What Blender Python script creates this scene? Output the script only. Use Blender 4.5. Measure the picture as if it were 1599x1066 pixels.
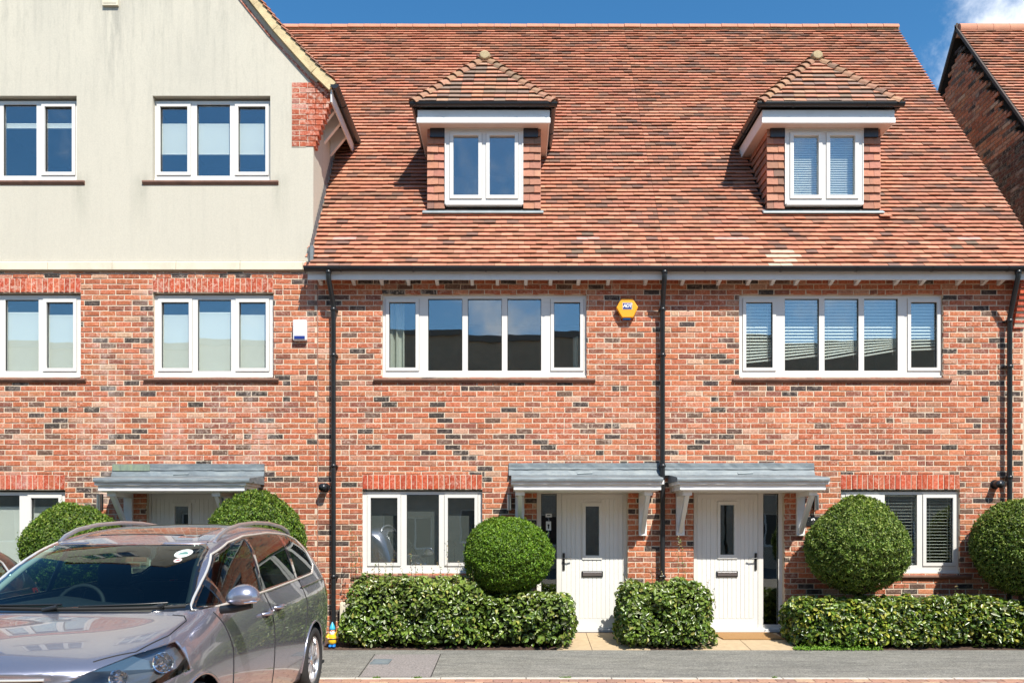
import bpy, bmesh, math, random
import numpy as np
from mathutils import Vector, Matrix
random.seed(7); RNG = np.random.default_rng(7)
for o in list(bpy.data.objects): bpy.data.objects.remove(o)
S = bpy.context.scene
C = S.collection
R = math.radians

# ------------------------------------------------------------------ camera
CAMD, FPX, HZ, CZ, CXP = 11.0, 1215.0, 825.0, 1.45, 800.0
cam_d = bpy.data.cameras.new('camera'); cam = bpy.data.objects.new('camera', cam_d); C.objects.link(cam)
cam.location = (0, -CAMD, CZ); cam.rotation_euler = (R(90), 0, 0)
cam_d.sensor_width = 36; cam_d.lens = FPX/1599*36
cam_d.shift_x = 0.0; cam_d.shift_y = (HZ-533)/1599
cam_d.clip_start = 0.1; cam_d.clip_end = 2000
S.camera = cam
# ------------------------------------------------------------------ light
SUN = Vector((0.49, -1.0, 1.40)).normalized()
w = bpy.data.worlds.new('World'); S.world = w; w.use_nodes = True
nt = w.node_tree; nt.nodes.clear()
def N(nt, t, **k):
    n = nt.nodes.new(t)
    for a, b in k.items():
        if a.startswith('in_'):
            key = a[3:]
            n.inputs[int(key) if key.isdigit() else key.replace('_', ' ')].default_value = b
        else: setattr(n, a, b)
    return n
out = N(nt, 'ShaderNodeOutputWorld'); bg = N(nt, 'ShaderNodeBackground'); bg.inputs[1].default_value = 0.12
sky = N(nt, 'ShaderNodeTexSky', sky_type='NISHITA', sun_disc=False)
sky.sun_elevation = math.asin(SUN.z); sky.sun_rotation = math.atan2(SUN.x, SUN.y)
sky.air_density = 1.0; sky.dust_density = 0.3; sky.ozone_density = 2.2
hsv = N(nt, 'ShaderNodeHueSaturation'); hsv.inputs['Saturation'].default_value = 1.3; hsv.inputs['Hue'].default_value = 0.494
nt.links.new(sky.outputs[0], hsv.inputs['Color'])
geo = N(nt, 'ShaderNodeTexCoord')
def cloudmask(nt, L):
    nz = N(nt, 'ShaderNodeTexNoise'); nz.inputs['Scale'].default_value = 7.0; nz.inputs['Detail'].default_value = 9; nz.inputs['Roughness'].default_value = 0.62
    L(geo.outputs['Generated'], nz.inputs['Vector'])
    bias = None
    for (dx, dy, dz, wd, st) in ((0.60, 1, 0.665, 0.9945, 0.27), (0.70, 1, 0.66, 0.996, 0.16), (0.2, -1, 0.35, 0.90, 0.25), (-0.9, -0.5, 0.4, 0.90, 0.25), (0.95, 0.1, 0.3, 0.9, 0.2)):
        v = Vector((dx, dy, dz)).normalized()
        d = N(nt, 'ShaderNodeVectorMath', operation='DOT_PRODUCT'); d.inputs[1].default_value = v
        L(geo.outputs['Generated'], d.inputs[0])
        m = N(nt, 'ShaderNodeMapRange'); m.inputs[1].default_value = wd; m.inputs[2].default_value = 1.0; m.inputs[4].default_value = st
        m.interpolation_type = 'SMOOTHSTEP'
        L(d.outputs['Value'], m.inputs[0])
        if bias is None: bias = m.outputs[0]
        else:
            a = N(nt, 'ShaderNodeMath', operation='MAXIMUM'); L(bias, a.inputs[0]); L(m.outputs[0], a.inputs[1]); bias = a.outputs[0]
    a = N(nt, 'ShaderNodeMath', operation='ADD'); L(nz.outputs['Fac'], a.inputs[0]); L(bias, a.inputs[1])
    m = N(nt, 'ShaderNodeMapRange'); m.inputs[1].default_value = 0.64; m.inputs[2].default_value = 0.93; m.interpolation_type = 'SMOOTHSTEP'
    L(a.outputs[0], m.inputs[0]); return m.outputs[0]
cm = cloudmask(nt, nt.links.new)
mx = N(nt, 'ShaderNodeMixRGB'); mx.inputs[2].default_value = (7.2, 7.5, 8.0, 1)
nt.links.new(cm, mx.inputs[0]); nt.links.new(hsv.outputs[0], mx.inputs[1])
nt.links.new(mx.outputs[0], bg.inputs[0]); nt.links.new(bg.outputs[0], out.inputs[0])
sd = bpy.data.lights.new('sun', 'SUN'); sd.energy = 5.0; sd.angle = R(0.53); sd.color = (1, 0.95, 0.87)
so = bpy.data.objects.new('sun', sd); C.objects.link(so); so.rotation_euler = SUN.to_track_quat('Z', 'Y').to_euler(); so.location = (8, -14, 22)
S.view_settings.view_transform = 'Standard'; S.view_settings.look = 'None'
S.view_settings.gamma = 1; S.view_settings.exposure = 0.6
S.view_settings.use_curve_mapping = False

# ------------------------------------------------------------------ helpers
def PX(px, d=0.0): return (px-CXP)*(CAMD-d)/FPX
def PZ(py, d=0.0): return CZ+(HZ-py)*(CAMD-d)/FPX
W = {}
def link(o, parent=None, origin=None):
    C.objects.link(o)
    if parent is not None: o.parent = parent; W[o] = W[parent].copy()
    return o
def thing(name, label, cat, loc, group=None):
    o = bpy.data.objects.new(name, None); C.objects.link(o); o.location = loc; W[o] = Vector(loc)
    o.empty_display_size = 0.2
    o['label'] = label; o['category'] = cat
    if group: o['group'] = group
    return o
def tagm(o, label=None, cat=None, group=None, kind=None):
    if label: o['label'] = label
    if cat: o['category'] = cat
    if group: o['group'] = group
    if kind: o['kind'] = kind
    return o
class MB:
    def __init__(s): s.v = []; s.f = []; s.m = []; s.c = []; s.smooth = []
    def add(s, vs, fs, m=0, c=(1, 1, 1), sm=False):
        b = len(s.v); s.v.extend(vs)
        for f in fs: s.f.append(tuple(b+i for i in f)); s.m.append(m); s.c.append(c); s.smooth.append(sm)
    def box(s, x0, x1, y0, y1, z0, z1, m=0, c=(1, 1, 1)):
        s.add([(x0, y0, z0), (x1, y0, z0), (x1, y1, z0), (x0, y1, z0), (x0, y0, z1), (x1, y0, z1), (x1, y1, z1), (x0, y1, z1)],
              [(0, 3, 2, 1), (4, 5, 6, 7), (0, 1, 5, 4), (1, 2, 6, 5), (2, 3, 7, 6), (3, 0, 4, 7)], m, c)
    def prism(s, poly, axis, a, b, m=0, c=(1, 1, 1)):
        # poly: 2D points; axis 'x','y','z' extruded from a to b
        def P(p, t):
            return {'x': (t, p[0], p[1]), 'y': (p[0], t, p[1]), 'z': (p[0], p[1], t)}[axis]
        n = len(poly); vs = [P(p, a) for p in poly]+[P(p, b) for p in poly]
        s.add(vs, [tuple(range(n)), tuple(range(2*n-1, n-1, -1))]+[(i, i+n, (i+1) % n+n, (i+1) % n) for i in range(n)], m, c)
    def tube(s, pts, r, n=10, m=0, c=(1, 1, 1), caps=True, sm=True, closed=False):
        pts = [Vector(p) for p in pts]; L = len(pts); rs = r if isinstance(r, (list, tuple)) else [r]*L
        vs = []; up = None
        for i, p in enumerate(pts):
            if closed: t = pts[(i+1) % L]-pts[i-1]
            else: t = pts[min(i+1, L-1)]-pts[max(i-1, 0)]
            t.normalize()
            if up is None:
                up = Vector((0, 0, 1)) if abs(t.z) < 0.9 else Vector((1, 0, 0))
            a = t.cross(up).normalized(); b = a.cross(t).normalized(); up = b
            for k in range(n):
                an = 2*math.pi*k/n; vs.append(tuple(p+(a*math.cos(an)+b*math.sin(an))*rs[i]))
        fs = []
        for i in range(L if closed else L-1):
            j = (i+1) % L
            for k in range(n): fs.append((i*n+k, j*n+k, j*n+(k+1) % n, i*n+(k+1) % n))
        s.add(vs, fs, m, c, sm)
        if caps and not closed:
            s.add(vs[:n], [tuple(range(n))], m, c); s.add(vs[-n:], [tuple(range(n-1, -1, -1))], m, c)
    def plate(s, x0, x1, z0, z1, holes, y0, y1, m=0, mr=None, mp=None, c=(1, 1, 1), outer=True):
        mp = mp or (lambda u, v, w: (u, w, v)); mr = m if mr is None else mr
        hs = [(max(x0, a), min(x1, b), max(z0, e), min(z1, f)) for a, b, e, f in holes if b > x0 and a < x1 and f > z0 and e < z1]
        xs = sorted(set([x0, x1]+[h[0] for h in hs]+[h[1] for h in hs])); zs = sorted(set([z0, z1]+[h[2] for h in hs]+[h[3] for h in hs]))
        for i in range(len(xs)-1):
            for j in range(len(zs)-1):
                a, b, e, f = xs[i], xs[i+1], zs[j], zs[j+1]
                if any(h[0]-1e-6 <= a and b <= h[1]+1e-6 and h[2]-1e-6 <= e and f <= h[3]+1e-6 for h in hs): continue
                s.add([mp(a, e, y0), mp(b, e, y0), mp(b, f, y0), mp(a, f, y0)], [(0, 1, 2, 3)], m, c)
                s.add([mp(a, e, y1), mp(b, e, y1), mp(b, f, y1), mp(a, f, y1)], [(3, 2, 1, 0)], m, c)
        def ring(a, b, e, f, mm, inv):
            P = [(a, e), (b, e), (b, f), (a, f)]
            for i in range(4):
                p, q = P[i], P[(i+1) % 4]
                vs = [mp(p[0], p[1], y0), mp(q[0], q[1], y0), mp(q[0], q[1], y1), mp(p[0], p[1], y1)]
                s.add(vs, [(0, 1, 2, 3) if inv else (3, 2, 1, 0)], mm, c)
        for h in hs: ring(*h, mr, True)
        if outer: ring(x0, x1, z0, z1, m, False)
    def build(s, name, mats, parent=None, bevel=0, kind=None, label=None, seg=2):
        me = bpy.data.meshes.new(name); o_ = W[parent] if parent is not None else Vector((0, 0, 0))
        vs = [(v[0]-o_.x, v[1]-o_.y, v[2]-o_.z) for v in s.v]
        me.from_pydata(vs, [], s.f); me.update()
        if not isinstance(mats, (list, tuple)): mats = [mats]
        for m in mats: me.materials.append(m)
        me.polygons.foreach_set('material_index', s.m); me.polygons.foreach_set('use_smooth', s.smooth)
        if any(c != (1, 1, 1) for c in s.c):
            at = me.attributes.new('col', 'FLOAT_COLOR', 'FACE')
            at.data.foreach_set('color', np.array([(c[0], c[1], c[2], 1) for c in s.c], dtype=np.float32).ravel())
        o = bpy.data.objects.new(name, me); link(o, parent)
        if parent is None: W[o] = Vector((0, 0, 0))
        if bevel:
            b = o.modifiers.new('bevel', 'BEVEL'); b.width = bevel; b.segments = seg; b.limit_method = 'ANGLE'; b.angle_limit = R(40); b.harden_normals = False
        if kind: o['kind'] = kind
        if label: o['label'] = label
        return o
def recenter(o):
    me = o.data; n = len(me.vertices); a = np.empty(n*3, dtype=np.float32); me.vertices.foreach_get('co', a); a = a.reshape(-1, 3)
    c = (a.min(0)+a.max(0))/2; c[2] = a[:, 2].min(); a -= c; me.vertices.foreach_set('co', a.ravel()); me.update()
    o.location = Vector(o.location)+Vector([float(t) for t in c]); W[o] = W[o]+Vector([float(t) for t in c])
    return o
def inst(me, name, parent, loc, rot=None):
    o = bpy.data.objects.new(name, me); C.objects.link(o); o.parent = parent; o.location = Vector(loc)-W[parent]
    if rot: o.rotation_euler = rot
    return o

# ------------------------------------------------------------------ materials
def new_mat(name):
    m = bpy.data.materials.new(name); m.use_nodes = True; nt = m.node_tree; nt.nodes.clear()
    return m, nt, nt.links.new
def pbr(name, col, rough=0.6, metal=0.0, var=0.0, scale=6.0, bump=0.0, bscale=60.0, spec=0.5, coat=0.0, attr=False, dirt=None, dscale=1.5, damt=0.5, stretch=(1, 1, 1), trans=0.0, rvar=0.0, ramp=(0.5, 0.72)):
    m, nt, L = new_mat(name)
    o = N(nt, 'ShaderNodeOutputMaterial'); b = N(nt, 'ShaderNodeBsdfPrincipled'); L(b.outputs[0], o.inputs[0])
    b.inputs['Roughness'].default_value = rough; b.inputs['Metallic'].default_value = metal
    b.inputs['Specular IOR Level'].default_value = spec; b.inputs['Coat Weight'].default_value = coat; b.inputs['Coat Roughness'].default_value = 0.03
    g = N(nt, 'ShaderNodeNewGeometry')
    mp = N(nt, 'ShaderNodeVectorMath', operation='MULTIPLY'); mp.inputs[1].default_value = stretch; L(g.outputs['Position'], mp.inputs[0]); P = mp.outputs[0]
    if attr:
        a = N(nt, 'ShaderNodeAttribute', attribute_name='col'); cur = a.outputs['Color']
    else:
        a = N(nt, 'ShaderNodeRGB'); a.outputs[0].default_value = (*col, 1); cur = a.outputs[0]
    if var:
        n = N(nt, 'ShaderNodeTexNoise'); n.inputs['Scale'].default_value = scale; n.inputs['Detail'].default_value = 6; n.inputs['Roughness'].default_value = 0.65; L(P, n.inputs[0])
        r = N(nt, 'ShaderNodeMapRange'); r.inputs[1].default_value = 0.25; r.inputs[2].default_value = 0.75; r.inputs[3].default_value = 1-var; r.inputs[4].default_value = 1+var; L(n.outputs['Fac'], r.inputs[0])
        x = N(nt, 'ShaderNodeVectorMath', operation='SCALE'); L(cur, x.inputs[0]); L(r.outputs[0], x.inputs['Scale']); cur = x.outputs[0]
    if dirt:
        n = N(nt, 'ShaderNodeTexNoise'); n.inputs['Scale'].default_value = dscale; n.inputs['Detail'].default_value = 8; n.inputs['Roughness'].default_value = 0.7; L(P, n.inputs[0])
        r = N(nt, 'ShaderNodeMapRange'); r.inputs[1].default_value = ramp[0]; r.inputs[2].default_value = ramp[1]; r.inputs[4].default_value = damt; L(n.outputs['Fac'], r.inputs[0])
        x = N(nt, 'ShaderNodeMixRGB'); x.inputs[2].default_value = (*dirt, 1); L(r.outputs[0], x.inputs[0]); L(cur, x.inputs[1]); cur = x.outputs[0]
    L(cur, b.inputs['Base Color'])
    if rvar:
        n = N(nt, 'ShaderNodeTexNoise'); n.inputs['Scale'].default_value = 9; L(P, n.inputs[0])
        r = N(nt, 'ShaderNodeMapRange'); r.inputs[3].default_value = rough-rvar; r.inputs[4].default_value = rough+rvar; L(n.outputs['Fac'], r.inputs[0]); L(r.outputs[0], b.inputs['Roughness'])
    if bump:
        n = N(nt, 'ShaderNodeTexNoise'); n.inputs['Scale'].default_value = bscale; n.inputs['Detail'].default_value = 5; L(g.outputs['Position'], n.inputs[0])
        bp = N(nt, 'ShaderNodeBump'); bp.inputs['Strength'].default_value = bump; bp.inputs['Distance'].default_value = 0.01; L(n.outputs['Fac'], bp.inputs['Height']); L(bp.outputs[0], b.inputs['Normal'])
    if trans:
        tr = N(nt, 'ShaderNodeBsdfTranslucent'); L(cur, tr.inputs[0]); ms = N(nt, 'ShaderNodeMixShader'); ms.inputs[0].default_value = trans
        L(b.outputs[0], ms.inputs[1]); L(tr.outputs[0], ms.inputs[2]); L(ms.outputs[0], o.inputs[0])
    return m
def glass(name, tint, refl, rough=0.0, ior=1.5):
    m, nt, L = new_mat(name)
    o = N(nt, 'ShaderNodeOutputMaterial'); t = N(nt, 'ShaderNodeBsdfTransparent'); t.inputs[0].default_value = (*tint, 1)
    g = N(nt, 'ShaderNodeBsdfGlossy'); g.inputs['Roughness'].default_value = rough; g.inputs['Color'].default_value = (0.95, 0.98, 1, 1)
    f = N(nt, 'ShaderNodeFresnel'); gg = N(nt, 'ShaderNodeNewGeometry'); ir = N(nt, 'ShaderNodeMapRange'); ir.inputs[3].default_value = ior; ir.inputs[4].default_value = 1/ior; L(gg.outputs['Backfacing'], ir.inputs[0]); L(ir.outputs[0], f.inputs[0])
    a = N(nt, 'ShaderNodeMath', operation='ADD', use_clamp=True); a.inputs[1].default_value = refl; L(f.outputs[0], a.inputs[0])
    # slight waviness of float glass
    ge = N(nt, 'ShaderNodeNewGeometry'); n = N(nt, 'ShaderNodeTexNoise'); n.inputs['Scale'].default_value = 1.7; L(ge.outputs['Position'], n.inputs[0])
    bp = N(nt, 'ShaderNodeBump'); bp.inputs['Strength'].default_value = 0.018; bp.inputs['Distance'].default_value = 0.05; L(n.outputs['Fac'], bp.inputs['Height']); L(bp.outputs[0], g.inputs['Normal'])
    s = N(nt, 'ShaderNodeMixShader'); L(a.outputs[0], s.inputs[0]); L(t.outputs[0], s.inputs[1]); L(g.outputs[0], s.inputs[2]); L(s.outputs[0], o.inputs[0])
    return m
def brick_mat(name, eff=0.0):
    m, nt, L = new_mat(name)
    o = N(nt, 'ShaderNodeOutputMaterial'); b = N(nt, 'ShaderNodeBsdfPrincipled'); L(b.outputs[0], o.inputs[0]); b.inputs['Roughness'].default_value = 0.88; b.inputs['Specular IOR Level'].default_value = 0.25
    g = N(nt, 'ShaderNodeNewGeometry'); P = g.outputs['Position']
    a = N(nt, 'ShaderNodeAttribute', attribute_name='col')
    def noise(sc, det=5, ro=0.6, vec=P):
        n = N(nt, 'ShaderNodeTexNoise'); n.inputs['Scale'].default_value = sc; n.inputs['Detail'].default_value = det; n.inputs['Roughness'].default_value = ro; L(vec, n.inputs[0]); return n.outputs['Fac']
    def rng(f, a0, a1, b0, b1):
        r = N(nt, 'ShaderNodeMapRange'); r.inputs[1].default_value = a0; r.inputs[2].default_value = a1; r.inputs[3].default_value = b0; r.inputs[4].default_value = b1; L(f, r.inputs[0]); return r.outputs[0]
    v = rng(noise(34, 7, 0.75), 0.32, 0.68, 0.62, 1.32)
    x = N(nt, 'ShaderNodeVectorMath', operation='SCALE'); L(a.outputs['Color'], x.inputs[0]); L(v, x.inputs['Scale']); cur = x.outputs[0]
    # smears of lime on the faces
    f = rng(noise(17, 8, 0.78), 0.50-eff*0.04, 0.64-eff*0.03, 0.0, 0.62+eff*0.3)
    big = rng(noise(0.9, 3, 0.5), 0.42, 0.62, 0.35+eff*0.65, 1.0)
    mu = N(nt, 'ShaderNodeMath', operation='MULTIPLY'); L(f, mu.inputs[0]); L(big, mu.inputs[1])
    mx = N(nt, 'ShaderNodeMixRGB'); mx.inputs[2].default_value = (0.64, 0.52, 0.42, 1); L(mu.outputs[0], mx.inputs[0]); L(cur, mx.inputs[1]); cur = mx.outputs[0]
    # salts washed out of the older left hand wall
    sp = N(nt, 'ShaderNodeSeparateXYZ'); L(P, sp.inputs[0])
    q = N(nt, 'ShaderNodeVectorMath', operation='MULTIPLY'); q.inputs[1].default_value = (1, 1, 0.6); L(P, q.inputs[0])
    a1 = N(nt, 'ShaderNodeMath', operation='MULTIPLY'); L(rng(noise(1.5, 7, 0.7, q.outputs[0]), 0.52, 0.70, 0, 0.75), a1.inputs[0]); L(rng(sp.outputs['X'], -2.9, -2.6, 1.0, 0.12), a1.inputs[1])
    a2 = N(nt, 'ShaderNodeMath', operation='MULTIPLY'); L(a1.outputs[0], a2.inputs[0]); L(rng(noise(11, 6, 0.7), 0.4, 0.6, 0.2, 1), a2.inputs[1])
    mx = N(nt, 'ShaderNodeMixRGB'); mx.inputs[2].default_value = (0.60, 0.50, 0.45, 1); L(a2.outputs[0], mx.inputs[0]); L(cur, mx.inputs[1]); cur = mx.outputs[0]
    L(cur, b.inputs['Base Color'])
    bp = N(nt, 'ShaderNodeBump'); bp.inputs['Strength'].default_value = 0.55; bp.inputs['Distance'].default_value = 0.008; L(noise(45, 6, 0.7), bp.inputs['Height']); L(bp.outputs[0], b.inputs['Normal'])
    return m
def render_mat(name):
    m, nt, L = new_mat(name)
    o = N(nt, 'ShaderNodeOutputMaterial'); b = N(nt, 'ShaderNodeBsdfPrincipled'); L(b.outputs[0], o.inputs[0]); b.inputs['Roughness'].default_value = 0.92; b.inputs['Specular IOR Level'].default_value = 0.2
    g = N(nt, 'ShaderNodeNewGeometry'); P = g.outputs['Position']
    def noise(sc, det=5, ro=0.6, st=(1, 1, 1)):
        q = N(nt, 'ShaderNodeVectorMath', operation='MULTIPLY'); q.inputs[1].default_value = st; L(P, q.inputs[0])
        n = N(nt, 'ShaderNodeTexNoise'); n.inputs['Scale'].default_value = sc; n.inputs['Detail'].default_value = det; n.inputs['Roughness'].default_value = ro; L(q.outputs[0], n.inputs[0]); return n.outputs['Fac']
    def rng(f, a0, a1, b0, b1):
        r = N(nt, 'ShaderNodeMapRange'); r.inputs[1].default_value = a0; r.inputs[2].default_value = a1; r.inputs[3].default_value = b0; r.inputs[4].default_value = b1; L(f, r.inputs[0]); return r.outputs[0]
    def mix(fac, c1, col):
        x = N(nt, 'ShaderNodeMixRGB'); x.inputs[2].default_value = (*col, 1); L(fac, x.inputs[0]); L(c1, x.inputs[1]); return x.outputs[0]
    def mul(a, b_):
        x = N(nt, 'ShaderNodeMath', operation='MULTIPLY'); L(a, x.inputs[0]); L(b_, x.inputs[1]); return x.outputs[0]
    base = N(nt, 'ShaderNodeRGB'); base.outputs[0].default_value = (0.545, 0.51, 0.42, 1); cur = base.outputs[0]
    sep = N(nt, 'ShaderNodeSeparateXYZ'); L(P, sep.inputs[0])
    # weather stains: streaks that are strong high on the gable
    high = rng(sep.outputs['Z'], 6.3, 9.2, 0.25, 1.0)
    st = rng(noise(9, 7, 0.7, (1, 1, 0.07)), 0.50, 0.74, 0, 0.5)
    cur = mix(mul(st, high), cur, (0.30, 0.29, 0.245))
    bl = rng(noise(0.8, 4, 0.55, (1, 1, 0.5)), 0.42, 0.68, 0.0, 0.42)
    cur = mix(mul(bl, high), cur, (0.40, 0.385, 0.33))
    for wx, hw in ((PX(330), 0.95), (PX(30), 0.85)):
        ax_ = N(nt, 'ShaderNodeMath', operation='SUBTRACT'); ax_.inputs[1].default_value = wx; L(sep.outputs['X'], ax_.inputs[0])
        ay = N(nt, 'ShaderNodeMath', operation='ABSOLUTE'); L(ax_.outputs[0], ay.inputs[0])
        e_ = mul(rng(ay.outputs[0], hw-0.12, hw, 0, 1), rng(ay.outputs[0], hw+0.02, hw+0.2, 1, 0)); zz = mul(rng(sep.outputs['Z'], 5.6, 6.35, 0, 1), rng(sep.outputs['Z'], 6.36, 6.5, 1, 0))
        cur = mix(mul(mul(e_, zz), rng(noise(14, 5, 0.7, (1, 1, 0.1)), 0.35, 0.65, 0.1, 0.6)), cur, (0.30, 0.30, 0.24))
    fine = rng(noise(26, 6, 0.7, (1, 1, 0.18)), 0.52, 0.72, 0, 0.28); cur = mix(mul(fine, high), cur, (0.25, 0.24, 0.2))
    # dark run below the vent
    dx = N(nt, 'ShaderNodeMath', operation='ADD'); dx.inputs[1].default_value = 5.63; L(sep.outputs['X'], dx.inputs[0])
    ab = N(nt, 'ShaderNodeMath', operation='ABSOLUTE'); L(dx.outputs[0], ab.inputs[0])
    vm = mul(rng(ab.outputs[0], 0.0, 0.34, 1, 0), rng(sep.outputs['Z'], 7.2, 8.8, 0, 1)); vm = mul(vm, rng(noise(12, 6, 0.7, (1, 1, 0.12)), 0.4, 0.7, 0, 0.75))
    cur = mix(vm, cur, (0.22, 0.215, 0.19))
    v = rng(noise(60, 3), 0.3, 0.7, 0.94, 1.05)
    x = N(nt, 'ShaderNodeVectorMath', operation='SCALE'); L(cur, x.inputs[0]); L(v, x.inputs['Scale']); L(x.outputs[0], b.inputs['Base Color'])
    bp = N(nt, 'ShaderNodeBump'); bp.inputs['Strength'].default_value = 0.4; bp.inputs['Distance'].default_value = 0.004; L(noise(160, 3), bp.inputs['Height']); L(bp.outputs[0], b.inputs['Normal'])
    return m
M = {}
M['brick'] = brick_mat('red_brick'); M['brick_lime'] = brick_mat('limed_brick', 0.45)
M['mortar_dark'] = pbr('dark_mortar', (0.16, 0.12, 0.09), 0.95)  # darker mortar backing for the neighbour's walls
M['mortar'] = pbr('mortar', (0.62, 0.51, 0.385), 0.95, var=0.18, scale=30, bump=0.4, bscale=120)
M['render'] = render_mat('cream_render')
M['tile'] = pbr('clay_tile', (1, 1, 1), 0.85, attr=True, var=0.16, scale=22, bump=0.35, bscale=70, spec=0.2, dirt=(0.11, 0.105, 0.09), dscale=2.2, damt=0.35, ramp=(0.56, 0.75))
M['deck'] = pbr('roof_underlay', (0.03, 0.025, 0.022), 0.95)
M['mortar_cap'] = pbr('bedding_mortar', (0.42, 0.33, 0.19), 0.95, var=0.25, scale=25, bump=0.4)
M['ridge'] = pbr('ridge_clay', (0.50, 0.235, 0.15), 0.8, var=0.15, scale=8, bump=0.2, spec=0.2)
M['upvc'] = pbr('white_window_plastic', (0.68, 0.665, 0.62), 0.38, var=0.03, scale=3)
M['paint'] = pbr('white_paint', (0.72, 0.72, 0.70), 0.5, var=0.05, scale=4, dirt=(0.42, 0.41, 0.36), dscale=3, damt=0.25)
M['door'] = pbr('door_cream', (0.72, 0.715, 0.67), 0.42, var=0.02, scale=3)
M['black'] = pbr('black_plastic', (0.016, 0.018, 0.02), 0.32, var=0.2, scale=10)
M['rubber'] = pbr('black_gasket', (0.01, 0.01, 0.01), 0.7)
M['lead'] = pbr('lead_sheet', (0.15, 0.18, 0.195), 0.62, metal=0.1, var=0.3, scale=5, bump=0.25, bscale=9, stretch=(0.6, 1, 2.2), dirt=(0.30, 0.33, 0.32), dscale=7, damt=0.5, ramp=(0.48, 0.66))
M['lead_pale'] = pbr('grey_flashing', (0.25, 0.29, 0.30), 0.5, metal=0.2, var=0.2, scale=8)
M['moss'] = pbr('mossy_lead', (0.20, 0.25, 0.19), 0.8, var=0.3, scale=9, dirt=(0.24, 0.28, 0.10), dscale=9, damt=0.7, stretch=(2, 1, 0.4))
M['sill'] = pbr('brown_clay_sill', (0.21, 0.11, 0.075), 0.75, var=0.3, scale=7, bump=0.25)
M['stone'] = pbr('cast_stone', (0.68, 0.62, 0.48), 0.85, var=0.07, scale=5, bump=0.15, bscale=90, dirt=(0.42, 0.36, 0.27), dscale=3, damt=0.4)
M['soffit'] = pbr('soffit_board', (0.62, 0.52, 0.46), 0.7, var=0.05)
M['verge'] = pbr('verge_mortar', (0.60, 0.48, 0.27), 0.9, var=0.18, scale=9, bump=0.3, dirt=(0.3, 0.22, 0.12), dscale=6, damt=0.5)
M['pane'] = glass('window_glass', (0.93, 0.955, 0.95), 0.12)
M['blind'] = pbr('white_blind', (0.78, 0.79, 0.72), 0.8, var=0.02)
M['slat'] = pbr('blind_slat', (0.84, 0.85, 0.77), 0.5)
M['curtain'] = pbr('pale_curtain', (0.55, 0.58, 0.50), 0.9)
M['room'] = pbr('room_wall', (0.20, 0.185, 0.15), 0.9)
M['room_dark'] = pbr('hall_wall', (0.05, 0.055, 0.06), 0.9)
M['steel'] = pbr('brushed_steel', (0.45, 0.45, 0.45), 0.3, metal=1)
M['soil'] = pbr('bark_soil', (0.07, 0.04, 0.026), 0.95, var=0.5, scale=30, bump=0.9, bscale=50)
M['tarmac'] = pbr('footpath_tarmac', (0.185, 0.178, 0.155), 0.9, var=0.45, scale=60, bump=0.8, bscale=160, dirt=(0.27, 0.258, 0.215), dscale=1.6, damt=0.6, ramp=(0.4, 0.7), stretch=(0.5, 1.6, 1))
m_ = M['tarmac']; nt_ = m_.node_tree; bs_ = [n for n in nt_.nodes if n.type == 'BSDF_PRINCIPLED'][0]; src_ = bs_.inputs['Base Color'].links[0].from_socket
g_ = N(nt_, 'ShaderNodeNewGeometry'); v_ = N(nt_, 'ShaderNodeTexVoronoi'); v_.inputs['Scale'].default_value = 120; nt_.links.new(g_.outputs['Position'], v_.inputs['Vector'])
r_ = N(nt_, 'ShaderNodeMapRange'); r_.inputs[1].default_value = 0.0; r_.inputs[2].default_value = 1.0; r_.inputs[3].default_value = 0.55; r_.inputs[4].default_value = 1.5; c_ = N(nt_, 'ShaderNodeSeparateColor'); nt_.links.new(v_.outputs['Color'], c_.inputs[0]); nt_.links.new(c_.outputs[0], r_.inputs[0])
n_ = N(nt_, 'ShaderNodeTexNoise'); n_.inputs['Scale'].default_value = 4.5; n_.inputs['Detail'].default_value = 8; n_.inputs['Roughness'].default_value = 0.75; q_ = N(nt_, 'ShaderNodeVectorMath', operation='MULTIPLY'); q_.inputs[1].default_value = (0.45, 2.2, 1); nt_.links.new(g_.outputs['Position'], q_.inputs[0]); nt_.links.new(q_.outputs[0], n_.inputs['Vector'])
r2_ = N(nt_, 'ShaderNodeMapRange'); r2_.inputs[1].default_value = 0.35; r2_.inputs[2].default_value = 0.65; r2_.inputs[3].default_value = 0.72; r2_.inputs[4].default_value = 1.2; nt_.links.new(n_.outputs['Fac'], r2_.inputs[0])
x_ = N(nt_, 'ShaderNodeMath', operation='MULTIPLY'); nt_.links.new(r_.outputs[0], x_.inputs[0]); nt_.links.new(r2_.outputs[0], x_.inputs[1])
y_ = N(nt_, 'ShaderNodeVectorMath', operation='SCALE'); nt_.links.new(src_, y_.inputs[0]); nt_.links.new(x_.outputs[0], y_.inputs['Scale']); nt_.links.new(y_.outputs[0], bs_.inputs['Base Color'])
M['patch'] = pbr('coarse_patch', (0.235, 0.21, 0.195), 0.95, var=0.7, scale=55, bump=0.8, bscale=120)
M['kerb'] = pbr('kerb_concrete', (0.52, 0.48, 0.41), 0.9, var=0.25, scale=14, bump=0.3)
M['paver'] = pbr('block_paver', (1, 1, 1), 0.9, attr=True, var=0.25, scale=30, bump=0.4, bscale=110)
M['joint'] = pbr('sand_joint', (0.14, 0.12, 0.09), 0.95, var=0.4, scale=40)
M['slab'] = pbr('riven_slab', (0.44, 0.33, 0.20), 0.9, var=0.16, scale=12, bump=0.4, bscale=45, dirt=(0.3, 0.25, 0.17), dscale=3, damt=0.45)
M['mat'] = pbr('coir', (0.36, 0.20, 0.075), 0.98, var=0.25, scale=120, bump=0.8, bscale=300)
M['bark'] = pbr('bark', (0.07, 0.05, 0.035), 0.95, var=0.4, scale=40, bump=0.6)
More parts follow.
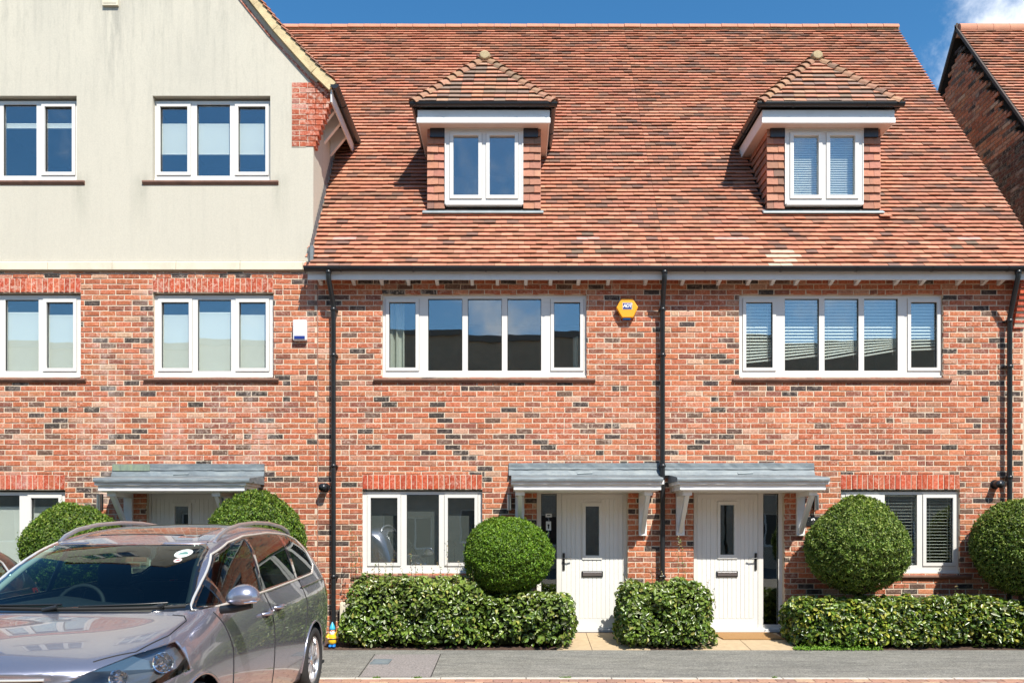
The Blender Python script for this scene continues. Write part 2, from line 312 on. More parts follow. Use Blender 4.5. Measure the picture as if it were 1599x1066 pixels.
M['leaf'] = pbr('glossy_leaf', (1, 1, 1), 0.3, attr=True, var=0.15, scale=30, spec=0.6, trans=0.22)
M['needle'] = pbr('small_leaf', (1, 1, 1), 0.45, attr=True, var=0.1, scale=20, spec=0.4, trans=0.25)
M['core_fill'] = pbr('dark_core', (0.012, 0.016, 0.007), 1.0, spec=0.0)  # near-black solid core added inside hedges and bushes to make them opaque
# ------------------------------------------------------------------ brick walls
BRP = [((0.45, 0.14, 0.066), 0.31), ((0.385, 0.115, 0.055), 0.24), ((0.48, 0.18, 0.092), 0.14), ((0.43, 0.195, 0.12), 0.08), ((0.50, 0.29, 0.19), 0.02),
       ((0.25, 0.092, 0.058), 0.08), ((0.14, 0.078, 0.056), 0.06), ((0.06, 0.045, 0.039), 0.07)]
def brick_col(pal=BRP):
    r = random.random(); t = 0
    for c, p in pal:
        t += p
        if r < t: break
    k = random.uniform(0.85, 1.15); return (c[0]*k, c[1]*k*random.uniform(0.94, 1.06), c[2]*k)
SOLP = [((0.47, 0.085, 0.035), 0.45), ((0.42, 0.075, 0.035), 0.35), ((0.50, 0.13, 0.065), 0.2)]
def brick_geo(mb, u0, u1, v0, v1, mp, c, m=0):
    j = lambda s: random.uniform(-s, s)
    t = random.uniform(-0.004, 0.002); b = 0.006; k = 0.0032
    o = [(u0+j(k), v0+j(k)), (u1+j(k), v0+j(k)), (u1+j(k), v1+j(k)), (u0+j(k), v1+j(k))]
    i = [(u0+b+j(k), v0+b+j(k)), (u1-b+j(k), v0+b+j(k)), (u1-b+j(k), v1-b+j(k)), (u0+b+j(k), v1-b+j(k))]
    vs = [mp(p[0], p[1], t+j(0.0012)-0.001) for p in i]+[mp(p[0], p[1], 0.003) for p in o]+[mp(p[0], p[1], 0.03) for p in o]
    fs = [(0, 1, 2, 3)]+[(q+4, (q+1) % 4+4, (q+1) % 4, q) for q in range(4)]+[(q+8, (q+1) % 4+8, (q+1) % 4+4, q+4) for q in range(4)]
    mb.add(vs, fs, m, c)
def brick_cells(x0, x1, z0, z1, holes, phase=0.0, ch=0.0755, L=0.225, g=0.0125):
    out = []; n = int(math.ceil((z1-z0)/ch-1e-6))
    for r in range(n):
        a0 = z0+r*ch; a1 = min(a0+ch, z1)
        x = x0-L+(phase+(0.5*L if r % 2 else 0)) % L
        wob = random.uniform(-0.006, 0.006)
        while x < x1:
            b0, b1 = max(x+wob, x0), min(x+L+wob, x1); x += L
            if b1-b0 < 0.035: continue
            segs = [(b0, b1, a0, a1)]
            if random.random() < 0.035 and b1-b0 > 0.2: h_ = (b0+b1)/2; segs = [(b0, h_, a0, a1), (h_, b1, a0, a1)]
            for h in holes:
                ns = []
                for (p, q, e, f) in segs:
                    if q <= h[0] or p >= h[1] or f <= h[2] or e >= h[3]: ns.append((p, q, e, f)); continue
                    lo, hi = e < h[2]-0.012, f > h[3]+0.012
                    if p < h[0]-0.02: ns.append((p, h[0]+g, e, f))
                    if q > h[1]+0.02: ns.append((h[1], q, e, f))
                    mp0, mp1 = (max(p, h[0]) if p < h[0]-0.02 else p), (min(q, h[1]) if q > h[1]+0.02 else q)
                    if mp1-mp0 > 0.03:
                        if lo: ns.append((mp0, mp1, e, h[2]+g))
                        elif hi: ns.append((mp0, mp1, h[3], f))
                segs = ns
            for (p, q, e, f) in segs:
                if f-e > 0.02: out.append((p, q-g, e, f-g))
    return out
# shared brick meshes for the individually placed ones
BV = {}
def brick_variants(key, L, H, mat, pal, n=90):
    if (key, L, H) in BV: return BV[(key, L, H)]
    res = []
    for i in range(n):
        mb = MB(); brick_geo(mb, 0, L, 0, H, lambda u, v, w_: (u, w_, v), brick_col(pal))
        me = bpy.data.meshes.new('brick'); me.from_pydata(mb.v, [], mb.f); me.materials.append(mat)
        at = me.attributes.new('col', 'FLOAT_COLOR', 'FACE'); at.data.foreach_set('color', np.array([(*c, 1) for c in mb.c], dtype=np.float32).ravel())
        res.append(me)
    BV[(key, L, H)] = res; return res
def brick_wall(parent, x0, x1, z0, z1, holes, mat, single=None, phase=0.0, budget=280, mp=None, rotz=0, base=None, pal=BRP, cellfilter=None):
    """bricks over mortar; single=(u0,u1,v0,v1): window inside which bricks are objects of their own"""
    mp = mp or (lambda u, v, w_: (u, w_, v))
    cells = brick_cells(x0, x1, z0, z1, holes, phase)
    mb = MB(); n = 0; Lw, Hw = 0.2125, 0.063; var = brick_variants(id(mat), Lw, Hw, mat, pal)
    for (p, q, e, f) in cells:
        if cellfilter and not cellfilter((p+q)/2, (e+f)/2): continue
        if single and n < budget and abs(q-p-Lw) < 0.004 and abs(f-e-Hw) < 0.003 and single[0] <= p and q <= single[1] and single[2] <= e and f <= single[3]:
            inst(random.choice(var), "brick", parent, mp(q if rotz else p, e, 0), (0, 0, rotz)); n += 1
        else: brick_geo(mb, p, q, e, f, mp, brick_col(pal))
    o = mb.build('brickwork', mat, parent, kind='stuff')
    return n
def soldier(parent, x0, x1, z0, z1, mat, pal=SOLP, y=-0.002, splay=True):
    n = max(1, round((x1-x0)/0.0765)); wd = (x1-x0)/n; c = (x0+x1)/2
    mb0 = MB(); mb0.box(x0, x1, 0.003, 0.03, z0, z1); mb0.build('lintel_mortar', M['mortar'], parent)
    for i in range(n):
        mb = MB(); a = x0+i*wd+0.005; b = x0+(i+1)*wd-0.005
        brick_geo(mb, a, b, z0+0.006, z1-0.006, lambda u, v, w_: (u, w_+y, v), brick_col(pal))
        mb.build('brick', mat, parent)
# ------------------------------------------------------------------ windows
def tubeframe(mb, *a): pass
def window(house, pr, lights, yf=0.06, room=True, zs=None, label=None, name='window', sill=True, slabel=None, subsill=True, roommat=None, sillpx=None, roomrect=None, roomdeep=2.6):
    """pr=(px0,px1,py_top,py_bot) outer frame as measured; lights=[(px0,px1,py0,py1,'s'|'f')] glass rectangles"""
    d = -yf
    x0, x1, z1, z0 = PX(pr[0], d), PX(pr[1], d), PZ(pr[2], d), PZ(pr[3], d)
    holes = []; panes = []
    for (a, b, t, bt, k) in lights:
        p = (PX(a, d), PX(b, d), PZ(bt, d), PZ(t, d)); panes.append((p, k))
        e = 0.05 if k == 's' else 0.0
        holes.append((p[0]-e, p[1]+e, p[2]-e, p[3]+e))
    fm = MB(); fm.plate(x0, x1, z0, z1, holes, yf, yf+0.06)
    wn = fm.build(name, M['upvc'], house, bevel=0.005, label=label)
    if subsill:
        s = MB(); s.box(x0+0.004, x1-0.004, yf-0.022, yf-0.001, z0+0.002, z0+0.03); s.build('sill_nosing', M['upvc'], wn, bevel=0.006)
    for (p, k), h in zip(panes, holes):
        if k == 's':
            sm = MB(); sm.plate(h[0]+0.004, h[1]-0.004, h[2]+0.004, h[3]-0.004, [p], yf-0.014, yf+0.045)
            sm.build('sash', M['upvc'], wn, bevel=0.006)
            r = MB(); r.plate(h[0]-0.001, h[1]+0.001, h[2]-0.001, h[3]+0.001, [(h[0]+0.006, h[1]-0.006, h[2]+0.006, h[3]-0.006)], yf+0.01, yf+0.05); r.build('gasket', M['rubber'], wn)
        g = MB(); a = 0.006; g.plate(p[0]-0.001, p[1]+0.001, p[2]-0.001, p[3]+0.001, [(p[0]+a, p[1]-a, p[2]+a, p[3]-a)], yf+0.012, yf+0.03); g.build('glazing_bead', M['rubber'], wn)
        g = MB(); g.box(p[0], p[1], yf+0.026, yf+0.034, p[2], p[3])
        # real panes never sit dead square: a hair of tilt gives each its own reflection
        tx, tz = random.uniform(-0.0035, 0.0035), random.uniform(-0.003, 0.003); cx, cz = (p[0]+p[1])/2, (p[2]+p[3])/2
        g.v = [(v[0], v[1]+(v[0]-cx)*tx*2+(v[2]-cz)*tz*2, v[2]) for v in g.v]
        g.build('pane', M['pane'], wn)
    if sill:
        sp = sillpx or (pr[0]-17, pr[1]+17); sx0, sx1 = PX(sp[0]), PX(sp[1])
        s = MB(); zt = z0-0.004
        s.prism([(-0.045, zt-0.042), (-0.045, zt-0.02), (yf+0.03, zt), (yf+0.03, zt-0.06), (-0.02, zt-0.075)], 'x', sx0, sx1); s.build('window_sill', M['sill'], wn, bevel=0.004, label=slabel)
    if room:
        rr = roomrect or (x0-0.25, x1+0.25, z0-0.35, z1+0.25)
        b = MB(); X0, X1, Z0, Z1 = rr; Y0, Y1 = yf+0.075, yf+roomdeep
        b.plate(X0, X1, Z0, Z1, [(x0+0.03, x1-0.03, z0+0.03, z1-0.03)], Y0, Y0+0.01, outer=False)
        b.add([(X0, Y0, Z0), (X1, Y0, Z0), (X1, Y1, Z0), (X0, Y1, Z0), (X0, Y0, Z1), (X1, Y0, Z1), (X1, Y1, Z1), (X0, Y1, Z1)], [(0, 1, 2, 3), (4, 7, 6, 5), (1, 5, 6, 2), (2, 6, 7, 3), (3, 7, 4, 0)])
        b.build('room', roommat or M['room'], wn)
    return wn, (x0, x1, z0, z1)
def roller(wn, x0, x1, z0, z1, y, mat=None):
    b = MB(); b.box(x0, x1, y, y+0.003, z0, z1); b.tube([(x0, y, z0), (x1, y, z0)], 0.009, 8); b.tube([(x0, y+0.02, z1+0.01), (x1, y+0.02, z1+0.01)], 0.022, 10); b.build('blind', mat or M['blind'], wn)
def venetian(wn, x0, x1, z0, z1, y, ang=25, slope=0.0, pitch=0.034, mat=None):
    b = MB(); n = int((z1-z0)/pitch); c, s = math.cos(R(ang)), math.sin(R(ang)); hw = 0.023
    for i in range(n):
        z = z1-i*pitch; f = i/max(1, n-1); dz = slope*max(0.0, (f-0.7)/0.3)
        b.add([(x0, y-hw*c, z-hw*s), (x1, y-hw*c, z-hw*s+dz), (x1, y+hw*c, z+hw*s+dz), (x0, y+hw*c, z+hw*s)], [(0, 1, 2, 3)])
    zb = z1-n*pitch
    b.add([(x0, y-0.02, zb-0.02), (x1, y-0.02, zb-0.02+slope), (x1, y-0.02, zb+slope), (x0, y-0.02, zb), (x0, y+0.02, zb-0.02), (x1, y+0.02, zb-0.02+slope), (x1, y+0.02, zb+slope), (x0, y+0.02, zb)],
          [(0, 1, 2, 3), (4, 7, 6, 5), (3, 2, 6, 7), (0, 4, 5, 1)])
    for x in (x0+0.12, x1-0.12): b.tube([(x, y-0.02, z1), (x, y-0.02, zb)], 0.0012, 4)
    b.box(x0, x1, y-0.02, y+0.02, z1+0.01, z1+0.045)
    b.build('blind', mat or M['slat'], wn)
def curtain(wn, x0, x1, z0, z1, y):
    b = MB(); n = 40; vs = []
    for i in range(n+1):
        t = i/n; x = x0+(x1-x0)*t; yy = y+0.03*math.sin(t*(x1-x0)*70)+0.01*math.sin(t*31)
        vs += [(x, yy, z0), (x, yy, z1)]
    b.add(vs, [(2*i, 2*i+2, 2*i+3, 2*i+1) for i in range(n)], sm=True); b.build('curtain', M['curtain'], wn)
# ------------------------------------------------------------------ roof tiles
TP = [((0.53, 0.215, 0.13), 0.27), ((0.48, 0.185, 0.11), 0.22), ((0.57, 0.26, 0.165), 0.15), ((0.38, 0.165, 0.10), 0.13), ((0.31, 0.16, 0.105), 0.10), ((0.20, 0.125, 0.095), 0.10), ((0.13, 0.095, 0.08), 0.06)]
LAST = [(0.44, 0.17, 0.10)]
def tile_col():
    a = brick_col(TP); b = LAST[0]; c = tuple(0.62*a[i]+0.38*b[i] for i in range(3)); LAST[0] = c; return (c[0]*0.90, c[1]*0.95, c[2]*0.97)
def tile_geo(mb, u, v, wd, ln, mp, c, lift=0.0, tilt=0.0, th=0.014):
    g = 0.0015; a, b = u+g, u+wd-g; j = random.uniform(-0.003, 0.003); th = 0.014
    # nose (low edge) sits proud, tail tucks under the course above
    n0, n1 = -0.0385-lift, -0.0385-lift-tilt; t0 = -0.006
    mid = (a+b)/2
    vs = [mp(a, v+j, n0), mp(mid, v+j-0.001, (n0+n1)/2-0.0015), mp(b, v+j, n1), mp(b, v+ln, t0), mp(mid, v+ln, t0-0.001), mp(a, v+ln, t0),
          mp(a, v+j, n0+th), mp(mid, v+j, (n0+n1)/2+th), mp(b, v+j, n1+th), mp(b, v+ln, t0+th), mp(a, v+ln, t0+th)]
    mb.add(vs, [(0, 1, 4, 5), (1, 2, 3, 4), (6, 7, 1, 0), (7, 8, 2, 1), (8, 9, 3, 2), (10, 6, 0, 5)], 0, c)
TV = None
def tile_variants():
    global TV
    if TV is None:
        TV = []
        for i in range(28):
            mb = MB(); tile_geo(mb, 0, 0, 0.165, 0.125, lambda u, v, w_: (u, v, -w_), tile_col(), random.choice((0, 0, 0.002, 0.006)), random.uniform(-0.002, 0.002))
            me = bpy.data.meshes.new('tile'); me.from_pydata(mb.v, [], mb.f); me.materials.append(M['tile'])
            at = me.attributes.new('col', 'FLOAT_COLOR', 'FACE'); at.data.foreach_set('color', np.array([(*c, 1) for c in mb.c], dtype=np.float32).ravel()); TV.append(me)
    return TV
def tile_field(parent, u0, u1, vlen, mp, keep=None, singles=0, rot=None, gauge=0.1, special=None):
    mb = MB(); n = int(vlen/gauge); cnt = 0; sv = tile_variants()
    for r in range(n):
        v = r*gauge; off = 0 if r % 2 else 0.0825; x = u0-off; wv = random.uniform(-0.0025, 0.0025)
        while x < u1-0.02:
            a = max(x, u0); wd = min(x+0.165, u1)-a; x += 0.165
            if wd < 0.03: continue
            if keep and not keep(a+wd/2, v+0.05): continue
            c = tile_col()
            if special:
                s_ = special(a+wd/2, v)
                if s_: c = s_
            if rot is not None and cnt < singles and wd > 0.164 and not (special and special(a+wd/2, v)):
                o = inst(random.choice(sv), 'tile', parent, mp(a, v+wv, 0.0)); o.rotation_euler = rot; cnt += 1
            else: tile_geo(mb, a, v+wv, wd, 0.125, mp, c, random.choice((0, 0, 0, 0.002, 0.004, 0.007)), random.uniform(-0.002, 0.002))
    if mb.v: mb.build('tiling', M['tile'], parent, kind='stuff')
# ------------------------------------------------------------------ rainwater goods
def gutter(parent, pts, r=0.056, name='gutter'):
    """half-round channel along a horizontal line pts=[A,B]"""
    A, B = Vector(pts[0]), Vector(pts[1]); t = (B-A).normalized(); side = Vector((t.y, -t.x, 0)); mb = MB(); n = 8; vs = []; th = 0.004
    for P in (A, B):
        for rr in (r, r-th):
            for k in range(n+1):
                a = math.pi*k/n; vs.append(tuple(P+side*math.cos(a)*rr+Vector((0, 0, -math.sin(a)*rr))))
    m1 = n+1; fs = []
    for k in range(n):
        fs.append((k, k+1, 2*m1+k+1, 2*m1+k)); fs.append((m1+k, 3*m1+k, 3*m1+k+1, m1+k+1))
    fs.append((0, 2*m1, 3*m1, m1)); fs.append((n, m1+n, 3*m1+n, 2*m1+n))
    mb.add(vs, fs, 0, sm=True)
    for P in (A, B):
        mb.add([tuple(P+side*math.cos(math.pi*k/n)*r+Vector((0, 0, -math.sin(math.pi*k/n)*r))) for k in range(n+1)], [tuple(range(n+1))])
    # rolled front bead
    mb.tube([tuple(A+side*r), tuple(B+side*r)], 0.005, 6)
    g = mb.build(name, M['black'], parent)
    L = (B-A).length; k = max(1, int(L/0.95))
    for i in range(k):
        P = A+t*(L*(i+0.5)/k); b = MB(); vs = []
        for q in (-0.012, 0.012):
            for a in range(n+1):
                an = math.pi*a/n
                for rr in (r+0.006, r-0.001): vs.append(tuple(P+t*q+side*math.cos(an)*rr+Vector((0, 0, -math.sin(an)*rr))))
        h = 2*(n+1); fs = []
        for a in range(n):
            fs += [(2*a, 2*a+2, h+2*a+2, h+2*a), (2*a, 2*a+1, 2*a+3, 2*a+2), (h+2*a, h+2*a+2, h+2*a+3, h+2*a+1)]
        b.add(vs, fs); b.build('bracket', M['black'], g)
    return g
def drainpipe(parent, xt, x, zt, yt, zb, y=-0.09, zsw=None):
    p = MB(); r = 0.034; zsw = zsw or zt-0.18
    p.tube([(xt, yt, zt), (xt, yt, zt-0.1), (xt+(x-xt)*0.12, yt+(y-yt)*0.12, zt-0.15), (x-(x-xt)*0.1, y-(y-yt)*0.1, zsw-0.16), (x, y, zsw-0.22), (x, y, zb+0.07), (x, y-0.01, zb+0.03), (x, y-0.07, zb)], r, 14)
    o = p.build('drainpipe', M['black'], parent)
    for z in [zt-0.03, zsw-0.26]+[zsw-0.9-i*1.55 for i in range(4)]:
        if z < zb+0.2: continue
        c = MB(); cx, cy = (xt, yt) if z > zt-0.1 else (x, y)
        c.tube([(cx, cy, z-0.022), (cx, cy, z-0.02), (cx, cy, z+0.02), (cx, cy, z+0.022)], [r+0.001, r+0.007, r+0.007, r+0.001], 14)
        if cy == y: c.box(cx-0.05, cx+0.05, cy+0.01, -0.006, z-0.012, z+0.012)
        c.build('clip', M['black'], o)
    return o
# ------------------------------------------------------------------ houses
PIT = math.atan2(6.0, 4.18); CP, SP = math.cos(PIT), math.sin(PIT); EY, EZ = -0.27, 5.035; VL = 7.30
def roofmap(u, v, w_): return (u, EY+v*CP+w_*SP, EZ+v*SP-w_*CP)
def roof_v_at_z(z): return (z-EZ)/SP
H_L = thing('terraced_house', 'cream rendered gable house with red brick ground floor at the left end', 'house', (-5.6, 0, 0), None)
H_M = thing('terraced_house', 'middle brick house with orange tiled roof, single dormer and hexagonal yellow alarm box', 'house', (-0.3, 0, 0), None)
H_R = thing('terraced_house', 'right hand brick house with venetian blinds in its dormer and windows', 'house', (4.7, 0, 0), None)
H_N = thing('neighbouring_house', 'next house at the far right, its dark brick gable end turned to the gap', 'house', (10.5, 4, 0), None)
XJ, XP, XE = PX(496), PX(1036), 7.24
# openings per house, from the measured outlines
def rect(a, b, t, bt, d=0): return (PX(a, d), PX(b, d), PZ(bt, d), PZ(t, d))
def shift(l, dx): return [(a+dx, b+dx, t, bt, k) for a, b, t, bt, k in l]
wallL = MB(); wallM = MB(); wallR = MB()
ZS = PZ(423)
opL = [rect(239, 427.5, 457, 590), rect(-63, 126.5, 457, 590), rect(-85, 102, 764.5, 896), rect(228, 366, 765, 1000)]
opLu = [rect(239.5, 423, 150.5, 284), rect(-61, 121, 150.5, 284)]
opM = [rect(597.5, 916.5, 459, 590), rect(566, 753.5, 764, 895.5), rect(838.5, 981, 765, 1000)]
opR = [rect(1154.5, 1473.5, 459, 590), rect(1313.5, 1499.5, 764, 895.5), rect(1083.5, 1226, 765, 1000)]
solL = [rect(238.7, 427, 433.8, 457), rect(-62, 126.5, 433.8, 457), rect(-85, 102, 740.8, 764.5)]
solM = [rect(566, 753.5, 740.5, 764)]; solR = [rect(1313.5, 1499.5, 740.5, 764)]
def house_wall(H, x0, x1, z1, ops, sols, single, phase):
    b = MB(); b.plate(x0, x1-(0.012 if H is H_L else 0), -0.25, z1, ops, 0.004, 0.22); wl = b.build('wall', M['mortar'], H)
    for s in sols: soldier(wl, s[0], s[1], s[2], s[3], M['brick_lime'] if (H is H_L and s[2] > 3) else M['brick'])
    brick_wall(wl, x0+0.004, x1-0.004, -0.15, z1, ops+sols, M['brick'], single=single, phase=phase, budget=300-sum(round((s[1]-s[0])/0.0765) for s in sols))
    return wl
wL = house_wall(H_L, -8.46, XJ+0.012, ZS, opL, solL, (-7.2, XJ, 2.2, 3.7), 0.05)
wM = house_wall(H_M, XJ+0.006, XP, 5.02, opM, solM, (XJ, XP, 2.35, 3.6), 0.0)
wR = house_wall(H_R, XP+0.0001, XE, 5.02, opR, solR, (XP, XE, 2.35, 3.6), 0.11)
m = MB(); m.box(XJ-0.001, XJ+0.007, -0.0005, 0.01, -0.1, 5.02); m.build('movement_joint', pbr('sealant', (0.26, 0.09, 0.06), 0.9), H_M)
# walls that close the houses at the sides
b = MB(); b.box(XE-0.02, XE, 0.22, 8.2, -0.2, 5.0); b.add([(XE, 0.02, 5.0), (XE, 8.2, 5.0), (XE, 4.1, 10.8)], [(0, 1, 2)]); b.build('side_wall', M['mortar'], H_R)
# rendered gable of the left house
gx, gz = -5.63, 11.45
b = MB(); zt = 7.70
rm = [(-3.742, 8.916), (-3.285, 8.369), (-2.72, 7.79)]
b.plate(-8.455, -2.805, PZ(408), 7.70, opLu, -0.012, 0.2)
b.prism([(-2.805, 7.70), (-2.72, 7.79), (-3.285, 8.369), (-3.742, 8.916), (gx, gz), (-7.518, 8.916), (-7.975, 8.369), (-8.455, 7.70)], 'y', -0.012, 0.2)
b.box(-2.99, -2.806, 0.2, 4.2, 4.9, 7.75)
gable = b.build('rendered_gable', M['render'], H_L)
zs0, zs1 = PZ(422.5), PZ(408.5)
js = [-8.46, -8.1, -7.2, -6.34+0.0, PX(77.7), PX(177.7), PX(277), PX(376.7), PX(474.6), PX(482.5)]
js = [-8.46, -8.34, -7.44]+js[4:]
for i in range(len(js)-1):
    s = MB(); s.prism([(-0.045, zs0), (-0.045, zs1-0.02), (-0.013, zs1), (0.1, zs1), (0.1, zs0)], 'x', js[i]+0.003, js[i+1]-0.003); s.build('string_course_stone', M['stone'], gable, bevel=0.004)
# brick kneeler corbelled out under the eaves of the rendered gable
def kneeler(parent, x_in, rows, y0, zt, side=1, name='kneeler'):
    k = MB(); k.box(min(x_in, x_in+side*0.2), max(x_in, x_in+side*0.2), y0+0.004, 0.05, zt-rows[0][0]*0.0755, zt); kn = k.build(name, M['mortar'], parent)
    for i, (n, xo) in enumerate(rows[1:]):
        z1 = zt-i*0.0755; z0 = z1-0.066; a, e = sorted((x_in, xo)); x = a; ph = 0.1125 if i % 2 else 0.225
        first = True
        # right hand end shows its side face: solid little blocks
        while x < e-0.02:
            q = min(x+(ph if first else 0.225), e); first = False
            if e-q < 0.05: q = e
            m = MB(); t = random.uniform(-0.002, 0.002)
            m.box(x+0.004, q-(0.004 if q < e else 0), y0+t, 0.12 if abs(q-e) < 1e-6 or side < 0 else 0.03, z0, z1, c=brick_col([((0.42, 0.10, 0.05), 0.7), ((0.44, 0.2, 0.14), 0.3)]))
            m.build('brick', M['brick_lime'], kn, bevel=0.003); x = q
    return kn
xr = [521, 520, 518, 517, 514, 511, 508.5, 505, 502, 499, 496.5, 494]
kneeler(gable, PX(456.5), [(12, 0)]+[(0, PX(x)) for x in xr], -0.022, PZ(130.5))
# verge of the rendered gable: roof body, tiles seen on edge, bedding, creasing course
cur = [(-5.63, 11.56), (-3.52, 8.87), (-3.24, 8.53), (-2.95, 8.215), (-2.70, 7.95), (-2.45, 7.72)]
def rs_(path, step):
    out = []; acc = 0; out.append(path[0])
    for i in range(len(path)-1):
        a, b_ = Vector(path[i]), Vector(path[i+1]); L = (b_-a).length; d = step-acc
        while d <= L: out.append(tuple(a+(b_-a)*(d/L))); d += step
        acc = (acc+L) % step
    return out
VY = -0.115
mirror = lambda pts: [(2*gx-x, z) for x, z in pts]
rf = MB()
for P in (cur, mirror(cur)):
    up = [(x, z-0.03) for x, z in P]; dn = [(x+(0.0 if P is cur else 0)-(0.10 if P is cur else -0.10), z-0.15) for x, z in P]
    for i in range(len(P)-1): rf.prism([up[i], up[i+1], dn[i+1], dn[i]], 'y', 0.0, 7.5)
wingroof = rf.build('roof', M['deck'], H_L)
vb = MB(); cb = MB()
for i in range(len(cur)-1):
    (x0, z0), (x1, z1) = cur[i], cur[i+1]
    w0, w1 = 0.10+0.03*i/4, 0.10+0.03*(i+1)/4
    n = Vector((z0-z1, x1-x0)).normalized()
    if n.y < 0: n = -n
    vb.prism([(x0-n.x*0.03, z0-n.y*0.03), (x1-n.x*0.03, z1-n.y*0.03), (x1-n.x*(0.03+w1), z1-n.y*(0.03+w1)), (x0-n.x*(0.03+w0), z0-n.y*(0.03+w0))], 'y', VY+0.02, 0.0)
    cb.prism([(x0-n.x*0.205, z0-n.y*0.205), (x1-n.x*0.205, z1-n.y*0.205), (x1-n.x*0.235, z1-n.y*0.235), (x0-n.x*0.235, z0-n.y*0.235)], 'y', -0.028, 0.0, c=(0.42, 0.12, 0.07))
vb.build('verge_board', M['verge'], wingroof); cb.build('creasing_course', M['brick_lime'], gable)
for side in (1, -1):
    P = rs_(cur if side == 1 else mirror(cur), 0.1); lng = MB()
    for i in range(len(P)-1):
        (xa, za), (xb, zb) = P[i], P[i+1]; t = Vector((xb-xa, zb-za)).normalized(); n = Vector((-t.y, t.x)) if side == 1 else Vector((t.y, -t.x))
        if n.y < 0: n = -n
        a = Vector((xa, za)); e = a+t*0.125
        def strip(y0, y1, c, mb):
            p = [a-n*0.016, e+n*0.012, e-n*0.002, a-n*0.03]
            mb.prism([tuple(q) for q in p], 'y', y0, y1, c=c)
        for k in range(2):
            y0 = VY+k*0.165
            m = MB(); strip(y0+0.001, y0+0.163, tile_col(), m)
            if side == 1: m.build('tile', M['tile'], wingroof)
            else: lng.v, lng.v; strip(y0, y0+0.163, tile_col(), lng)
        for k in range(2, 40): strip(VY+k*0.165+0.001, VY+k*0.165+0.163, tile_col(), lng)
    lng.build('tiling', M['tile'], wingroof, kind='stuff')
# wing eaves: gutter, fascia and rafter brackets running back to the main roof
gx0 = PX(524, 0.1)
gutter(wingroof, [(gx0-0.005, 3.0, 7.66), (gx0-0.005, VY, 7.66)], 0.056)
m = MB(); m.box(-2.55, -2.53, VY+0.05, 2.2, 7.44, 7.64); m.build('fascia', M['paint'], wingroof)
for y in (0.25, 0.6, 1.0):
    m = MB(); m.prism([(-2.806, 7.20), (-2.806, 7.62), (-2.56, 7.62), (-2.56, 7.5)], 'y', y, y+0.07); m.build('eaves_bracket', M['paint'], wingroof, bevel=0.004)
m = MB(); m.box(PX(163), PX(187), -0.05, -0.012, PZ(12), PZ(-16)); m.box(PX(165), PX(185), -0.055, -0.05, PZ(9), PZ(-14)); m.build('vent_cover', M['stone'], H_L, bevel=0.006)
# lead flashing where the main roof meets the rendered return
# ------------------------------------------------------------------ main roofs
DXM, DXR = -0.41, 4.575
def dormer_hole(xc): return (xc-0.80, xc+0.80, roof_v_at_z(6.16), roof_v_at_z(7.42))
def tile_special(u, v):
    r = int(round(v/0.1))
    for x in (-2.45, 1.144, 3.13, 6.45):
        if r == 6 and abs(u-x) < 0.17: return (0.58, 0.30, 0.24)
    for (xa, xb, ra, rb, pr_) in ((0.85, 1.85, 3, 5, 0.5), (1.0, 1.5, 2, 7, 0.4), (6.2, 6.9, 4, 5, 0.4)):
        if ra <= r <= rb and xa < u < xb and random.random() < pr_: return (0.20, 0.14, 0.10)
    if r in (0, 1, 2, 3) and 3.58 < u < 4.06-0.03*r and random.random() < 0.95: return (0.62, 0.40, 0.29)
    return None
vg = roof_v_at_z(7.45)
def make_roof(H, x0, x1, holes, singles, extra_left=False):
    m = MB(); m.plate(x0, x1, 0.0, VL, holes, 0.0, 0.04, mp=roofmap)
    if extra_left: m.plate(-5.6, x0, vg, VL, [], 0.0, 0.04, mp=roofmap)
    xl = -5.6 if extra_left else x0
    top = roofmap(0, VL, 0); yb = 2*top[1]-EY
    m.add([(xl, top[1], top[2]), (x1, top[1], top[2]), (x1, yb, EZ), (xl, yb, EZ)], [(0, 1, 2, 3)])
    rf = m.build('roof', M['deck'], H)
    def keep(u, v):
        z = EZ+v*SP
        if extra_left and u < -2.81 and v < vg: return False
        for h in holes:
            if h[0]-0.0 < u < h[1]+0.0 and h[2]-0.02 < v < h[3]: return False
        return True
    tile_field(rf, xl, x1, VL, roofmap, keep, singles, (PIT, 0, 0), special=tile_special)
    n = round((x1-xl)/0.313); wd = (x1-xl)/n
    for i in range(n):
        t = MB(); a0 = xl+i*wd+0.004; a1 = xl+(i+1)*wd-0.004; r = 0.125; vs = []; q = 8; dz = random.uniform(-0.003, 0.003)
        for xx, rr in ((a0, r), (a1, r-0.003)):
            for k in range(q+1):
                an = math.pi*(0.02+0.96*k/q); vs.append((xx, top[1]-math.cos(an)*rr, top[2]-0.055+math.sin(an)*rr*0.95+dz))
            for k in range(q, -1, -1):
                an = math.pi*(0.02+0.96*k/q); vs.append((xx, top[1]-math.cos(an)*(rr-0.016), top[2]-0.055+math.sin(an)*(rr-0.016)*0.95+dz))
        h = 2*(q+1); t.add(vs, [(k, (k+1) % h, h+(k+1) % h, h+k) for k in range(h)]+[(k, h-1-k, h-2-k, k+1) for k in range(q)]+[(h+k, h+k+1, 2*h-2-k, 2*h-1-k) for k in range(q)])
        t.build('ridge_tile', M['ridge'], rf)
    m = MB(); m.box(xl, x1, top[1]-0.09, top[1]+0.09, top[2]-0.07, top[2]-0.02); m.build('ridge_bedding', M['mortar_cap'], rf)
    return rf
rM = make_roof(H_M, -2.80, XP, [dormer_hole(DXM)], 290, True)
rR = make_roof(H_R, XP+0.001, 7.37, [dormer_hole(DXR)], 290)
o = inst(tile_variants()[0], 'tile', rR, roofmap(5.36, 1.10, -0.035)); o.rotation_euler = (PIT-0.1, 0.03, -0.12)
m = MB()
